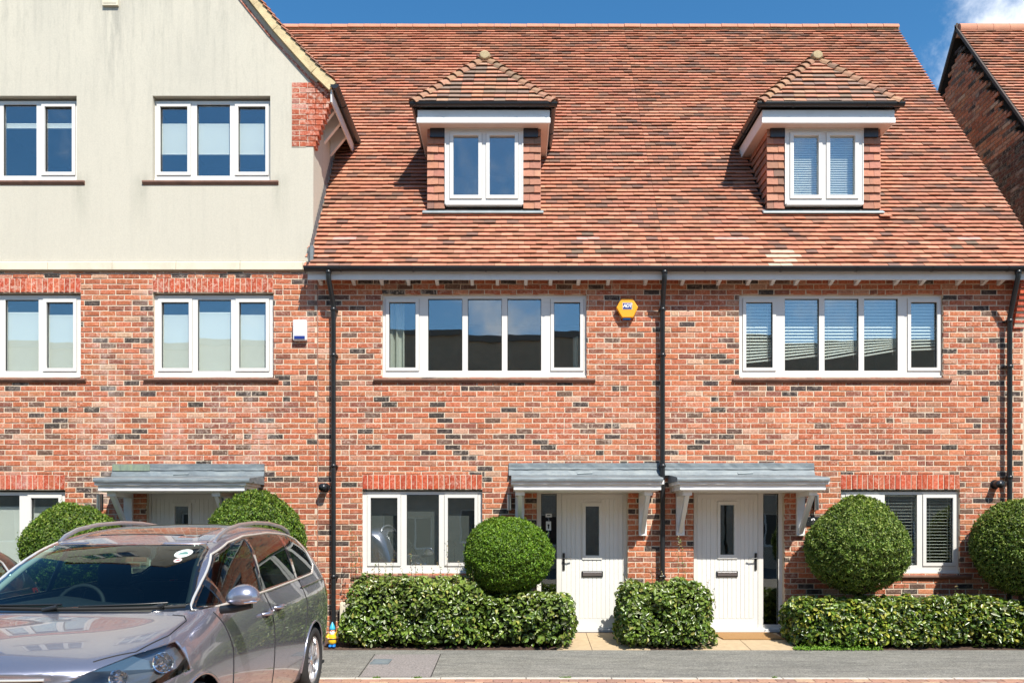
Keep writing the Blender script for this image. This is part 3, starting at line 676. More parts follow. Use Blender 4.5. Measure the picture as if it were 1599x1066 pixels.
for i in range(40):
    v = 0.05+i*0.1
    if v > vg-0.3: break
    m.add([(-2.800, *roofmap(0, v, -0.05)[1:]), (-2.800, *roofmap(0, v+0.11, -0.05)[1:]), (-2.800, *roofmap(0, v+0.11, -0.17)[1:]), (-2.800, *roofmap(0, v, -0.15)[1:])], [(0, 1, 2, 3)])
m.build('abutment_flashing', M['lead'], rM)
m = MB(); m.box(-2.80, -2.76, -0.2, -0.13, 5.1, 5.38); m.box(-2.83, -2.8, -0.2, -0.013, 5.16, 5.36); m.build('lead_apron', M['lead'], rM)
# eaves: fascia, soffit, rafter feet, gutter
for H, x0, x1, feet in ((H_M, PX(480.5, 0.25), XP, [497, 549.5, 594, 636, 681.5, 737, 777, 822, 861, 905, 952, 1011]), (H_R, XP+0.001, 7.34, [1069.5, 1127, 1174, 1212, 1250, 1305, 1346, 1408, 1449, 1507, 1547, 1573])):
    m = MB(); m.box(x0, x1, -0.235, -0.21, PZ(436.5, 0.235), PZ(421, 0.235)); ff = m.build('fascia', M['paint'], H, bevel=0.003)
    m = MB(); m.box(x0+0.01, x1, -0.209, -0.003, 4.995, 5.01); m.build('soffit', M['soffit'], H)
    for p in feet:
        m = MB(); c = PX(p, 0.2); m.prism([(-0.208, 4.935), (-0.208, 4.994), (-0.003, 4.994), (-0.003, 4.88), (-0.17, 4.925)], 'x', c-0.024, c+0.024); m.build('rafter_foot', M['paint'], H, bevel=0.003)
    gutter(H, [(x0-(0.03 if H is H_M else 0), -0.295, PZ(417, 0.3)-0.0), (x1, -0.295, PZ(417, 0.3))], 0.056)
drainpipe(H_M, PX(513.5, 0.29), PX(522, 0.06), 5.005, -0.295, 0.0, zsw=4.78)
drainpipe(H_R, PX(1038, 0.29), PX(1034.5, 0.06), 5.005, -0.295, 0.0, zsw=4.78)
drainpipe(H_R, PX(1590, 0.29), PX(1575, 0.06), 5.005, -0.295, 0.0, zsw=4.62)
for i in range(9):
    z = 4.27+i*0.0755; o = -(0.025+0.024*i)
    m = MB(); m.box(7.075, 7.236, o, -0.001, z, z+0.064, c=brick_col(SOLP)); m.build('brick', M['brick'], wR, bevel=0.003)
m = MB(); m.prism([(-0.02, 4.27), (-0.20, 4.95), (-0.001, 4.95), (-0.001, 4.27)], 'x', 7.085, 7.23); m.build('corbel_core', M['mortar'], wR)
# ------------------------------------------------------------------ dormers
def dormer(H, xc, blinds):
    y0 = 0.45; zb = 6.11; zt = 7.33; hw = 0.80; D = -y0
    core = MB(); wx0, wx1 = xc-0.565, xc+0.565
    core.plate(xc-hw, xc+hw, zb, zt, [(wx0, wx1, zb+0.05, zt-0.04)], y0, y0+0.06)
    for s in (-1, 1):
        x = xc+s*hw; a, b_ = (x-0.06, x) if s > 0 else (x, x+0.06)
        core.prism([(y0, zb), (y0, zt+0.05), (y0+1.25, zt+0.05), (y0+1.25, zt-0.1)], 'x', a, b_)
    dm = core.build('dormer', M['deck'], H)
    # tile hanging: front strips tile by tile, cheeks
    for s in (-1, 1):
        a, e = (xc-0.835, xc-0.575) if s < 0 else (xc+0.575, xc+0.835)
        for r in range(10):
            z = zb+0.03+r*0.118; sp = 0.165 if r % 2 else 0.10
            cuts = [a, a+sp, e] if s < 0 else [a, a+(0.26-sp), e]
            for q in range(2):
                m = MB(); c = tile_col() if random.random() > 0.5 else brick_col([((0.42, 0.19, 0.13), 1)]); y = y0-0.045+random.uniform(-0.003, 0.003); dz = random.uniform(-0.004, 0.004)
                p0, p1 = cuts[q]+0.002, cuts[q+1]-0.002
                m.add([(p0, y, z+dz), (p1, y, z-dz), (p1, y+0.028, z+0.135), (p0, y+0.028, z+0.135), (p0, y+0.014, z+dz), (p1, y+0.014, z-dz), (p1, y+0.04, z+0.135), (p0, y+0.04, z+0.135)],
                      [(0, 1, 2, 3), (4, 7, 6, 5), (0, 4, 5, 1), (1, 5, 6, 2), (3, 2, 6, 7), (0, 3, 7, 4)], 0, c)
                m.build('tile', M['tile'], dm)
        ck = MB(); x = xc+s*hw
        for r in range(11):
            z = zb+0.03+r*0.118; ys = y0-0.02; L = max(0.0, (z+0.2-6.1)/1.4355)+0.12; k = 0
            yy = ys
            while yy < y0+L:
                ye = min(yy+0.165, y0+L); o = 0.035*s; c = tile_col()
                ck.add([(x+o, yy+0.002, z), (x+o, ye-0.002, z), (x+o*0.2, ye-0.002, z+0.135), (x+o*0.2, yy+0.002, z+0.135), (x+o*0.6, yy+0.002, z), (x+o*0.6, ye-0.002, z)],
                       [(0, 1, 2, 3) if s > 0 else (3, 2, 1, 0), (0, 4, 5, 1) if s > 0 else (1, 5, 4, 0)], 0, c)
                yy = ye
        ck.build('cheek_tiling', M['tile'], dm, kind='stuff')
    m = MB(); m.prism([(y0-0.085, 6.062), (y0-0.08, 6.075), (y0-0.03, 6.115), (y0-0.005, 6.13), (y0-0.005, 6.04)], 'x', xc-0.9, xc+0.87); m.build('lead_apron', M['lead_pale'], dm)
    # boxed eaves round three sides
    zf0, zf1 = 7.305, 7.50
    m = MB(); m.box(xc-0.955, xc+0.955, 0.245, 0.27, zf0+0.075, zf1-0.005); m.box(xc-0.965, xc+0.965, 0.235, 0.27, zf0, zf0+0.074); m.box(xc-0.955, xc-0.935, 0.27, 1.62, zf0, zf1); m.box(xc+0.935, xc+0.955, 0.27, 1.62, zf0, zf1)
    m.build('fascia', M['paint'], dm, bevel=0.004)
    m = MB(); m.box(xc-0.934, xc+0.934, 0.271, y0+0.02, zf0+0.004, zf0+0.02); m.box(xc-0.934, xc-0.78, y0+0.021, 1.62, zf0+0.004, zf0+0.02); m.box(xc+0.78, xc+0.934, y0+0.021, 1.62, zf0+0.004, zf0+0.02); m.build('soffit', M['soffit'], dm)
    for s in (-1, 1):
        m = MB(); m.box(min(xc+s*0.58, xc+s*0.79), max(xc+s*0.58, xc+s*0.79), y0-0.03, y0-0.002, zt-0.15, zt-0.012); m.v = [(v[0], v[1]-0.03, v[2]) for v in m.v]; m.build('lead_strip', M['black'], dm)  # dark lead strip at the top of each cheek front
    gutter(dm, [(xc-1.06, 0.185, 7.555), (xc+1.06, 0.185, 7.555)], 0.048)
    gutter(dm, [(xc-1.0, 1.72, 7.555), (xc-1.0, 0.235, 7.555)][::-1], 0.048)
    gutter(dm, [(xc+1.0, 1.72, 7.555), (xc+1.0, 0.235, 7.555)], 0.048)
    for s in (-1, 1):
        m = MB(); x = xc+s*1.05; m.add([(x-0.09, 1.40, 7.40), (x+0.09, 1.40, 7.42), (x+0.13, 1.52, 7.58), (x-0.11, 1.5, 7.55), (x, 1.36, 7.36)], [(0, 4, 1, 2, 3)]); m.build('gutter_outlet', M['lead_pale'], dm)
    # hipped roof: steep front, shallower sides
    yE, zE, hE = 0.18, 7.555, 1.035; yA, zA = 0.76, 8.56; yR = (zA-EZ)/1.4355+EY+0.1
    hp = MB(); hp.add([(xc-hE, yE, zE), (xc+hE, yE, zE), (xc, yA, zA), (xc, yR, zA), (xc-hE, 1.9, zE), (xc+hE, 1.9, zE)], [(0, 1, 2), (1, 5, 3, 2), (0, 2, 3, 4), (0, 4, 5, 1)])
    hp.build('dormer_roof', M['deck'], dm)
    L = math.hypot(yA-yE, zA-zE); fs, fc = (zA-zE)/L, (yA-yE)/L
    fm = lambda u, v, w_: (xc+u, yE+v*fc+w_*fs, zE+v*fs-w_*fc)
    # bell-cast of the lower courses comes from kicking the noses out
    cnt = 0; rest = MB()
    for r in range(11):
        v = r*0.1; half = hE*(1-v/L)-0.03
        if half < 0.05: continue
        n = max(1, round(2*half/0.165)); off = (r % 2)*0.08
        xs = [-half]+[t for t in [(-half+off+k*0.165) for k in range(1, 20)] if t < half-0.05]+[half]
        for q in range(len(xs)-1):
            m = MB(); tile_geo(m, xs[q], v+0.004, xs[q+1]-xs[q], 0.125, fm, brick_col([((0.43, 0.21, 0.135), 0.5), ((0.38, 0.22, 0.15), 0.3), ((0.25, 0.17, 0.13), 0.2)]), random.choice((0, 0.003, 0.006)), random.uniform(-0.002, 0.002)); m.build('tile', M['tile'], dm)
    for s in (-1, 1):    # side slopes
        sm_ = MB(); Ls = math.hypot(hE, zA-zE); sc, ss = hE/Ls, (zA-zE)/Ls
        mpS = (lambda u, v, w_: (xc+s*(hE-v*sc+w_*0-(-w_)*0)+s*(-w_)*ss*1.0, u, zE+v*ss-w_*sc))
        for r in range(14):
            v = r*0.1; ya = yE+(yA-yE)*v/Ls; yy = ya
            while yy < EY+(zE+v*ss-EZ)/1.4355+0.1:
                t = [mpS(yy, v, -0.026), mpS(yy+0.162, v, -0.026), mpS(yy+0.162, v+0.12, -0.004), mpS(yy, v+0.12, -0.004), mpS(yy, v, -0.012), mpS(yy+0.162, v, -0.012)]
                sm_.add(t, [(0, 1, 2, 3), (0, 4, 5, 1)], 0, tile_col()); yy += 0.165
        sm_.build('tiling', M['tile'], dm, kind='stuff')
        # bonnet tiles down the hip
        A = Vector((xc+s*hE, yE, zE)); B = Vector((xc, yA, zA)); t = (B-A).normalized(); n_ = Vector((s*0.35, -0.6, 0.75)).normalized(); sd_ = t.cross(n_).normalized(); n_ = sd_.cross(t).normalized()
        K = 11; st = (B-A).length/K
        for k in range(K):
            P = A+t*(st*k+0.02); m = MB(); vs = []; q = 6; ln = st*1.2
            for e, (rr, lift) in enumerate(((0.100, 0.014), (0.082, -0.010))):
                for th in (0, 0.014):
                    for a in range(q+1):
                        an = math.pi*(0.06+0.88*a/q); vs.append(tuple(P+t*(ln*e)+sd_*math.cos(an)*(rr-th)+n_*(math.sin(an)*(rr-th)*0.8+lift-0.03)))
            h = q+1; f = []
            for a in range(q):
                f += [(a, a+1, 2*h+a+1, 2*h+a), (h+a, 3*h+a, 3*h+a+1, h+a+1), (a, h+a, h+a+1, a+1)]
            m.add(vs, f, 0, brick_col([((0.33, 0.185, 0.115), 0.5), ((0.38, 0.21, 0.13), 0.3), ((0.24, 0.15, 0.10), 0.2)])); m.build('hip_tile', M['tile'], dm)
        m = MB(); m.tube([tuple(A+t*0.02), tuple(B)], 0.035, 6); m.build('hip_bedding', M['mortar_cap'], dm)
    m = MB(); q = 14
    prof = [(0, 0.0), (0.03, 0.02), (0.1, 0.11)]
    vs = []
    for e, (yy, rr) in enumerate(((yA-0.13, 0.070), (yA-0.08, 0.088), (yA+0.25, 0.088))):
        for a in range(q): an = 2*math.pi*a/q; vs.append((xc+math.cos(an)*rr, yy, zA-0.025+math.sin(an)*rr*0.85))
    m.add(vs, [tuple(range(q-1, -1, -1))]+[(e*q+a, e*q+(a+1) % q, (e+1)*q+(a+1) % q, (e+1)*q+a) for e in range(2) for a in range(q)]); m.build('mortar_finial', M['mortar_cap'], dm, bevel=0.01)
    m = MB(); m.tube([(xc, yA+0.1, zA-0.04), (xc, yR, zA-0.04)], 0.1, 10); m.build('ridge_tile', M['ridge'], dm)
    # window (sub-parts of the dormer)
    dd = -y0+0.045; c = (xc*FPX/(CAMD-dd)+CXP)
    def dpx(a): return a
    yf = y0-0.045
    x0, x1, z0, z1 = xc-0.56, xc+0.56, PZ(320.5, -yf), PZ(203, -yf)
    g1 = (xc-0.45, xc-0.082, PZ(305, -yf), PZ(212, -yf)); g2 = (xc+0.082, xc+0.45, g1[2], g1[3])
    holes = [(g[0]-0.055, g[1]+0.055, g[2]-0.055, g[3]+0.045) for g in (g1, g2)]
    m = MB(); m.plate(x0, x1, z0, z1, holes, yf, yf+0.07); m.build('window_frame', M['upvc'], dm, bevel=0.005)
    m = MB(); m.plate(x0-0.015, x1+0.015, z0+0.01, z1+0.05, [(x0+0.001, x1-0.001, z0-0.05, z1-0.001)], yf-0.012, yf+0.05); m.build('window_surround', M['upvc'], dm, bevel=0.003)
    m = MB(); m.box(x0, x1, yf-0.025, yf+0.03, z0-0.006, z0+0.035); m.build('sill_nosing', M['upvc'], dm, bevel=0.006)
    for g, h in zip((g1, g2), holes):
        m = MB(); m.plate(h[0]+0.004, h[1]-0.004, h[2]+0.004, h[3]-0.004, [g], yf-0.016, yf+0.05); m.build('sash', M['upvc'], dm, bevel=0.006)
        m = MB(); m.plate(h[0]-0.001, h[1]+0.001, h[2]-0.001, h[3]+0.001, [(h[0]+0.006, h[1]-0.006, h[2]+0.006, h[3]-0.006)], yf+0.01, yf+0.05); m.build('gasket', M['rubber'], dm)
        m = MB(); m.box(g[0], g[1], yf+0.026, yf+0.034, g[2], g[3]); m.build('pane', M['pane'], dm)
    m = MB(); X0, X1, Z0, Z1 = xc-0.74, xc+0.74, zb+0.06, zt-0.02; Y0, Y1 = y0+0.062, y0+1.5
    m.add([(X0, Y0, Z0), (X1, Y0, Z0), (X1, Y1, Z0), (X0, Y1, Z0), (X0, Y0, Z1), (X1, Y0, Z1), (X1, Y1, Z1), (X0, Y1, Z1)], [(0, 1, 2, 3), (4, 7, 6, 5), (1, 5, 6, 2), (2, 6, 7, 3), (3, 7, 4, 0)]); m.build('room', M['room'], dm)
    if blinds:
        for g in (g1, g2): venetian(dm, g[0]-0.03, g[1]+0.03, g[2]-0.02, g[3]+0.02, yf+0.12, 50)
    return dm
dormer(H_M, DXM, False); dormer(H_R, DXR, True)
# ------------------------------------------------------------------ windows of the three fronts
L3u = [(251, 293.6, 167, 269, 's'), (308, 359.6, 163.5, 274.6, 'f'), (372.8, 415.4, 167, 269, 's')]
L3f = [(253, 295.8, 472, 574.6, 's'), (309.3, 361.3, 468, 579, 'f'), (374, 416, 472, 574.6, 's')]
for dx, lab in ((0, 'window with white roller blinds half way down'), (-302, 'window with blue reflections and a thin blind edge near the top')):
    wn, r = window(H_L, (239.8+dx, 423.2+dx, 158, 284), shift(L3u, dx), yf=0.062, label=lab, sillpx=(224+dx, 436+dx))
    for l in shift(L3u, dx):
        x0, x1 = PX(l[0]-6, -0.1), PX(l[1]+6, -0.1)
        if dx == 0: roller(wn, x0, x1, PZ(233), PZ(187), 0.16)
        else: roller(wn, x0, x1, PZ(191.5), PZ(186.5), 0.16)
for dx in (0, -300.5):
    wn, r = window(H_L, (240.4+dx, 427.6+dx, 461, 590), shift(L3f, dx), yf=0.062, sillpx=(226+dx, 436+dx), label='first floor window filled by a pale full height blind' if dx == 0 else None)
    for l in shift(L3f, dx):
        roller(wn, PX(l[0]-7, -0.1), PX(l[1]+7, -0.1), PZ(600), PZ(486 if l[4] == 'f' else 490), 0.15)
wn, r = window(H_L, (-85, 102, 768, 896), [(-72, -30, 777, 879, 's'), (-17, 31, 773, 884, 'f'), (49.5, 92.5, 777, 879, 's')], yf=0.062)
roller(wn, -8.1, PX(96, -0.1), PZ(880), PZ(793), 0.2)
L5 = [(608.3, 649.7, 471.9, 574, 's'), (669, 722.5, 466.4, 578.6, 'f'), (731, 784.3, 466.4, 578.6, 'f'), (792.8, 845.6, 466.4, 578.6, 'f'), (865.4, 906.4, 471.9, 574, 's')]
wn, r = window(H_M, (597.5, 916.5, 461, 590), L5, yf=0.05, sillpx=(584, 930))
curtain(wn, PX(600), PX(629), PZ(600), PZ(462), 0.22); curtain(wn, PX(897), PX(917), PZ(600), PZ(520), 0.22)
wn, r = window(H_R, (1154.7, 1473.3, 461, 590), shift(L5, 557), yf=0.05, sillpx=(1144, 1485))
for i, l in enumerate(shift(L5, 557)):
    venetian(wn, PX(l[0]-6, -0.1), PX(l[1]+6, -0.1), PZ([566, 560, 558, 553, 546][i]), PZ(466), 0.14, 48, slope=[0.05, 0.07, 0.10, 0.10, 0.02][i], pitch=0.046)
# ornament and pot on the inner sill
L3g = [(579.4, 621.3, 776.8, 878, 's'), (635.5, 686, 772, 882, 'f'), (699.8, 741.6, 776.8, 878, 's')]
wn, r = window(H_M, (566.4, 753.4, 767, 895), L3g, yf=0.055)
for l in L3g: roller(wn, PX(l[0]-6, -0.1), PX(l[1]+6, -0.1), PZ(900), PZ(772), 0.22, pbr('grey_blind', (0.11, 0.12, 0.11), 0.9) if 'gb' not in M else M['gb'])
wn, r = window(H_R, (1314, 1499, 767, 895), shift(L3g, 746.5), yf=0.055)
for l in shift(L3g, 746.5): venetian(wn, PX(l[0]-6, -0.1), PX(l[1]+6, -0.1), PZ(884), PZ(775), 0.14, 8, pitch=0.045)
# ------------------------------------------------------------------ doors
def door(H, fr, leaf, unit, gl, side, hx, hdir, lbx):
    yf = 0.10; d = -yf; q = lambda a: PX(a, d); z = lambda a: PZ(a, d)
    zb = 0.0
    fx0, fx1, ft = q(fr[0]), q(fr[1]), z(766); lx0, lx1, lt = q(leaf[0]), q(leaf[1]), z(770.5); sx0, sx1 = q(side[0]), q(side[1])
    m = MB(); holes = [(lx0, lx1, zb+0.03, lt), (sx0, sx1, zb+0.085, lt)]
    m.plate(fx0, fx1, zb-0.01, ft, holes, yf, yf+0.08); fr_ = m.build('door_frame', M['upvc'], H, bevel=0.005)
    m = MB(); m.box(fx0, fx1, yf-0.05, yf+0.02, zb-0.03, zb+0.028); m.build('threshold', M['paint'], fr_, bevel=0.004)
    gx0, gx1, gz1, gz0 = q(gl[0]), q(gl[1]), z(gl[2]), z(gl[3]); ux0, ux1, uz1, uz0 = q(unit[0]), q(unit[1]), z(unit[2]), z(unit[3])
    m = MB(); m.plate(lx0+0.004, lx1-0.004, zb+0.034, lt-0.004, [(gx0, gx1, gz0, gz1)], yf+0.012, yf+0.05); df = m.build('door', M['door'], H)
    W[df] = W[H].copy()
    # raised vertical boards on the leaf
    px0, px1, pz0, pz1 = lx0+0.07, lx1-0.07, zb+0.17, lt-0.07; n = 12; wd = (px1-px0)/n
    edge = MB(); edge.plate(lx0+0.004, lx1-0.004, zb+0.034, lt-0.004, [(px0-0.003, px1+0.003, pz0-0.003, pz1+0.003)], yf+0.006, yf+0.0115); edge.build('leaf_border', M['door'], df, bevel=0.002)
    for i in range(n):
        a, e = px0+i*wd+0.003, px0+(i+1)*wd-0.003
        for (s0, s1) in ([(pz0, pz1)] if (e < ux0 or a > ux1) else [(pz0, uz0-0.002), (uz1+0.002, pz1)]):
            m = MB(); m.box(a, e, yf+0.006, yf+0.0115, s0, s1); m.build('plank', M['door'], df, bevel=0.0025)
    m = MB(); m.plate(ux0, ux1, uz0, uz1, [(gx0, gx1, gz0, gz1)], yf-0.008, yf+0.0119); m.build('glazing_frame', M['door'], df, bevel=0.004)
    m = MB(); m.box(gx0, gx1, yf+0.02, yf+0.028, gz0, gz1); m.build('pane', M['pane'], df)
    m = MB(); m.box(sx0, sx1, yf+0.02, yf+0.028, zb+0.085, lt); m.build('sidelight_pane', M['pane'], fr_)
    m = MB(); m.plate(sx0-0.001, sx1+0.001, zb+0.084, lt+0.001, [(sx0+0.008, sx1-0.008, zb+0.093, lt-0.008)], yf+0.006, yf+0.019); m.build('gasket', M['rubber'], fr_)
    # letterbox
    m = MB(); a, e = q(lbx[0]), q(lbx[1]); t, u = z(891), z(900); m.box(a, e, yf-0.012, yf+0.006, u, t); lb = m.build('letterbox', M['black'], df, bevel=0.004)
    m = MB(); m.box(a+0.015, e-0.015, yf-0.018, yf-0.0125, u+0.014, t-0.014); m.build('flap', M['steel'], lb, bevel=0.002) if False else m.build('letterbox_flap', M['steel'], df, bevel=0.002)
    m = MB(); h = q(hx); m.box(h-0.016, h+0.016, yf-0.008, yf+0.006, z(889.5), z(863)); m.tube([(h, yf, z(871)), (h, yf-0.05, z(871))], 0.009, 8); m.tube([(h-0.005*hdir, yf-0.05, z(871)), (h+0.06*hdir, yf-0.052, z(871.3)), (h+0.115*hdir, yf-0.045, z(871))], 0.009, 8); m.tube([(h, yf-0.005, z(883)), (h, yf-0.016, z(883))], 0.009, 10)
    m.build('handle', M['black'], df)
    m = MB(); X0, X1, Z0, Z1, Y0, Y1 = fx0-0.2, fx1+0.2, zb, 2.3, yf+0.09, yf+2.5
    m.add([(X0, Y0, Z0), (X1, Y0, Z0), (X1, Y1, Z0), (X0, Y1, Z0), (X0, Y0, Z1), (X1, Y0, Z1), (X1, Y1, Z1), (X0, Y1, Z1)], [(0, 1, 2, 3), (4, 7, 6, 5), (1, 5, 6, 2), (2, 6, 7, 3), (3, 7, 4, 0)]); m.build('hall', M['room_dark'], fr_)
    return df, fr_
door(H_L, (228.5, 366), (236.5, 333.5), (270, 299.5, 785, 873), (273.5, 294.7, 790, 867), (340, 358), 325, -1, (268, 301))
dfM, frM = door(H_M, (839, 980.7), (877.6, 973.4), (909.8, 940.5, 784.4, 873), (914.9, 936, 790, 866.8), (845.4, 869.8), 880.8, 1, (908.8, 942))
door(H_R, (1084, 1225.8), (1089, 1184.3), (1121, 1151.5, 782.4, 872), (1125.2, 1147, 788, 865.5), (1192.2, 1216), 1180.6, -1, (1119, 1152.5))
# two notices stuck inside the middle sidelight
for i, (a, b_, t, u) in enumerate(((852.5, 862, 801.5, 807), (853, 861, 813.5, 827.5))):
    m = MB(); m.box(PX(a, -0.12), PX(b_, -0.12), 0.114, 0.116, PZ(u, -0.12), PZ(t, -0.12)); o = m.build('notice', M['paint'], frM)
    m = MB()
    if i == 0: m.box(PX(854.5, -0.12), PX(860, -0.12), 0.1125, 0.1135, PZ(805, -0.12), PZ(803.5, -0.12))
    else:
        m.tube([(PX(857, -0.12), 0.1135, PZ(819.5, -0.12)), (PX(857, -0.12), 0.1125, PZ(819.5, -0.12))], 0.016, 12); m.box(PX(856, -0.12), PX(858, -0.12), 0.1125, 0.1135, PZ(825, -0.12), PZ(820, -0.12))
    m.build('notice_print', M['black'], frM)
# ------------------------------------------------------------------ canopies
def canopy(H, f0, f1, l0, l1, u0, u1, br, ysh=0, mossy=None):
    """f: fascia front px range, l: lead top front range, u: wall upstand range"""
    d = 0.58; x0, x1 = PX(f0, d), PX(f1, d); z0, z1, z2, z3 = PZ(764.5+ysh, d), PZ(756.5+ysh, d), PZ(755.5+ysh, d), PZ(749.5+ysh, d)
    a0, a1 = PX(l0, 0.63), PX(l1, 0.63)
    m = MB(); m.box(x0, x1, -d, 0.0, z0, z1); m.box(x0-0.035, x1+0.035, -d-0.03, 0.0, z2-0.003, z3); m.box(x0-0.015, x1+0.015, -d-0.012, 0.0, z1-0.001, z2-0.004)
    cp = m.build('canopy', M['paint'], H, bevel=0.005)
    # dressed lead: sloping sheet with rolled nose
    zt = PZ(746+ysh, 0.63)
    m = MB(); nx = 26; prof = [(-0.635, zt-0.045), (-0.645, zt-0.02), (-0.635, zt+0.005), (-0.60, zt+0.012), (-0.30, zt+0.05), (-0.004, zt+0.085), (-0.004, zt-0.045)]
    vs = []
    for i in range(nx+1):
        t = i/nx; x = a0+(a1-a0)*t
        for k, (y, z) in enumerate(prof): vs.append((x, y, z+(random.uniform(-0.004, 0.004) if k < 5 else 0)))
    P = len(prof); fs = [(i*P+k, (i+1)*P+k, (i+1)*P+k+1, i*P+k+1) for i in range(nx) for k in range(P-1)]
    m.add(vs, fs, sm=True); m.add(vs[:P], [tuple(range(P))]); m.add(vs[-P:], [tuple(range(P-1, -1, -1))]); m.build('lead_top', M['lead'], cp)
    m = MB(); ux0, ux1 = PX(u0), PX(u1); nz = 20; vs = []
    zu1 = PZ(722.5+ysh); zu0 = PZ(742+ysh)
    for i in range(nx+1):
        x = ux0+(ux1-ux0)*i/nx
        for (y, z) in ((-0.004, zu1), (-0.02, zu1-0.004), (-0.024, (zu0+zu1)/2+0.015), (-0.032, (zu0+zu1)/2), (-0.022, (zu0+zu1)/2-0.014), (-0.06, zu0), (-0.004, zu0-0.04)): vs.append((x, y+random.uniform(-0.003, 0.003) if y < -0.005 else y, z+random.uniform(-0.003, 0.003)))
    P = 7; m.add(vs, [(i*P+k, (i+1)*P+k, (i+1)*P+k+1, i*P+k+1) for i in range(nx) for k in range(P-1)], sm=False); m.add(vs[:P], [tuple(range(P))]); m.add(vs[-P:], [tuple(range(P-1, -1, -1))])
    m.build('lead_upstand', M['lead'], cp)
    if mossy:
        m = MB(); m.box(PX(mossy[0]), PX(mossy[1]), -0.036, -0.024, PZ(733.5+ysh), PZ(723.5+ysh)); m.build('moss_stain', M['moss'], cp)
    m = MB(); c = (x0+x1)/2; m.tube([(c-0.11, -0.26, zt+0.085), (c+0.10, -0.25, zt+0.095)], 0.014, 8); m.build('lead_clip', M['lead_pale'], cp)
    for (bx, wpx, direc) in br:
        a, e = PX(bx), PX(bx+wpx); zb = PZ(836)
        m = MB(); m.box(a, e, -0.05, -0.002, zb, z0-0.002); m.box(a, e, -0.50, -0.051, z0-0.07, z0-0.002); bo = m.build('bracket', M['paint'], cp, bevel=0.004)
        c_ = (a+e)/2; s = 0.028
        m = MB(); m.prism([(-0.05, zb+0.03), (-0.05, zb+0.12), (-0.40, z0-0.071), (-0.49, z0-0.071)], 'x', c_-s, c_+s); m.build('brace', M['paint'], cp, bevel=0.003)
    m = MB(); m.box(x0+0.03, x1-0.03, -d+0.03, -0.003, z0-0.012, z0-0.0015); m.build('canopy_soffit', M['paint'], cp)
    return cp
canopy(H_L, 153.5, 382, 146, 390, 177, 414, [(196, 13, 1), (352, 13, -1)], 1.5, mossy=(178, 236))
canopy(H_M, 802.5, 1033, 799, 1036, 795, 1030, [(805, 14, 1), (997.5, 12, -1)])
canopy(H_R, 1062.5, 1290, 1058, 1296, 1037.5, 1271, [(1055.5, 13, 1), (1243, 12.5, -1)])
# ------------------------------------------------------------------ fittings on the walls
def terminal(px, py, lab):
    t = thing('flue_terminal', lab, 'vent', (PX(px), 0, PZ(py)), 'round black boiler flue ends on the wall')
    c = W[t]; m = MB(); m.tube([(c.x, 0.0, c.z), (c.x, -0.012, c.z)], 0.065, 18); m.build('wall_plate', M['black'], t)
    m = MB(); m.tube([(c.x, -0.012, c.z), (c.x-0.005, -0.09, c.z), (c.x-0.006, -0.15, c.z-0.004), (c.x-0.006, -0.152, c.z-0.004), (c.x-0.006, -0.11, c.z-0.004)], [0.05, 0.05, 0.056, 0.04, 0.036], 18); m.build('pipe_end', M['black'], t)
terminal(508.5, 761, 'round black flue end beside the drainpipe left of the three light ground floor window')
terminal(1553.5, 756, 'round black flue end above the bush at the far right drainpipe')
M['yellow'] = pbr('yellow_plastic', (0.85, 0.36, 0.015), 0.35); M['blue'] = pbr('blue_plastic', (0.01, 0.04, 0.28), 0.3); M['bluel'] = pbr('light_blue_lens', (0.01, 0.13, 0.42), 0.15)
M['navy'] = pbr('navy_print', (0.012, 0.03, 0.2), 0.4); M['white'] = pbr('white_plastic', (0.75, 0.75, 0.74), 0.4)
def text(s, size, loc, mat, parent, name, shear=0, extr=0.0015, bold=0.0, ext=0.0, rotz=0):
    cu = bpy.data.curves.new(name, 'FONT'); cu.body = s; cu.size = size; cu.align_x = 'CENTER'; cu.align_y = 'CENTER'; cu.shear = shear; cu.extrude = extr; cu.offset = bold; cu.space_character = 1+ext
    o = bpy.data.objects.new(name, cu); C.objects.link(o); dg = bpy.context.evaluated_depsgraph_get(); me = bpy.data.meshes.new_from_object(o.evaluated_get(dg)); bpy.data.objects.remove(o)
    me.materials.clear(); me.materials.append(mat); ob = bpy.data.objects.new(name, me); C.objects.link(ob); ob.parent = parent
    ob.location = Vector(loc)-W[parent]; ob.rotation_euler = (R(90), 0, rotz); return ob
a = thing('alarm_box', 'hexagonal yellow burglar alarm box with white lettering high on the brick wall', 'alarm', (PX(980, 0.08), 0, PZ(481, 0.08)))
c = W[a]; m = MB(); hx = [(-0.155, 0.005), (-0.085, 0.135), (0.075, 0.135), (0.155, 0.015), (0.085, -0.135), (-0.075, -0.135)]
m.prism([(c.x+x*0.92, c.z+z*0.92) for x, z in hx], 'y', -0.03, -0.002); m.prism([(c.x+x, c.z+z) for x, z in hx], 'y', -0.085, -0.03); m.build('cover', M['yellow'], a, bevel=0.014, seg=3)
m = MB(); m.box(c.x-0.066, c.x+0.066, -0.0885, -0.0855, c.z-0.02, c.z+0.075); m.build('badge_panel', M['white'], a, bevel=0.001)
m = MB(); m.box(c.x-0.061, c.x+0.061, -0.0905, -0.089, c.z-0.015, c.z+0.07); m.build('badge_field', M['navy'], a)
text('ADT', 0.066, (c.x, -0.0915, c.z+0.028), M['white'], a, 'lettering', shear=0.18, bold=0.0025, ext=-0.12)
m = MB(); m.box(c.x-0.06, c.x+0.055, -0.07, -0.02, c.z-0.158, c.z-0.12); m.build('lamp', M['bluel'], a, bevel=0.012, seg=3)
a = thing('alarm_box', 'white rectangular alarm box with a dark blue strip near the drainpipe', 'alarm', (PX(468.5, 0.06), 0, PZ(515, 0.06)))
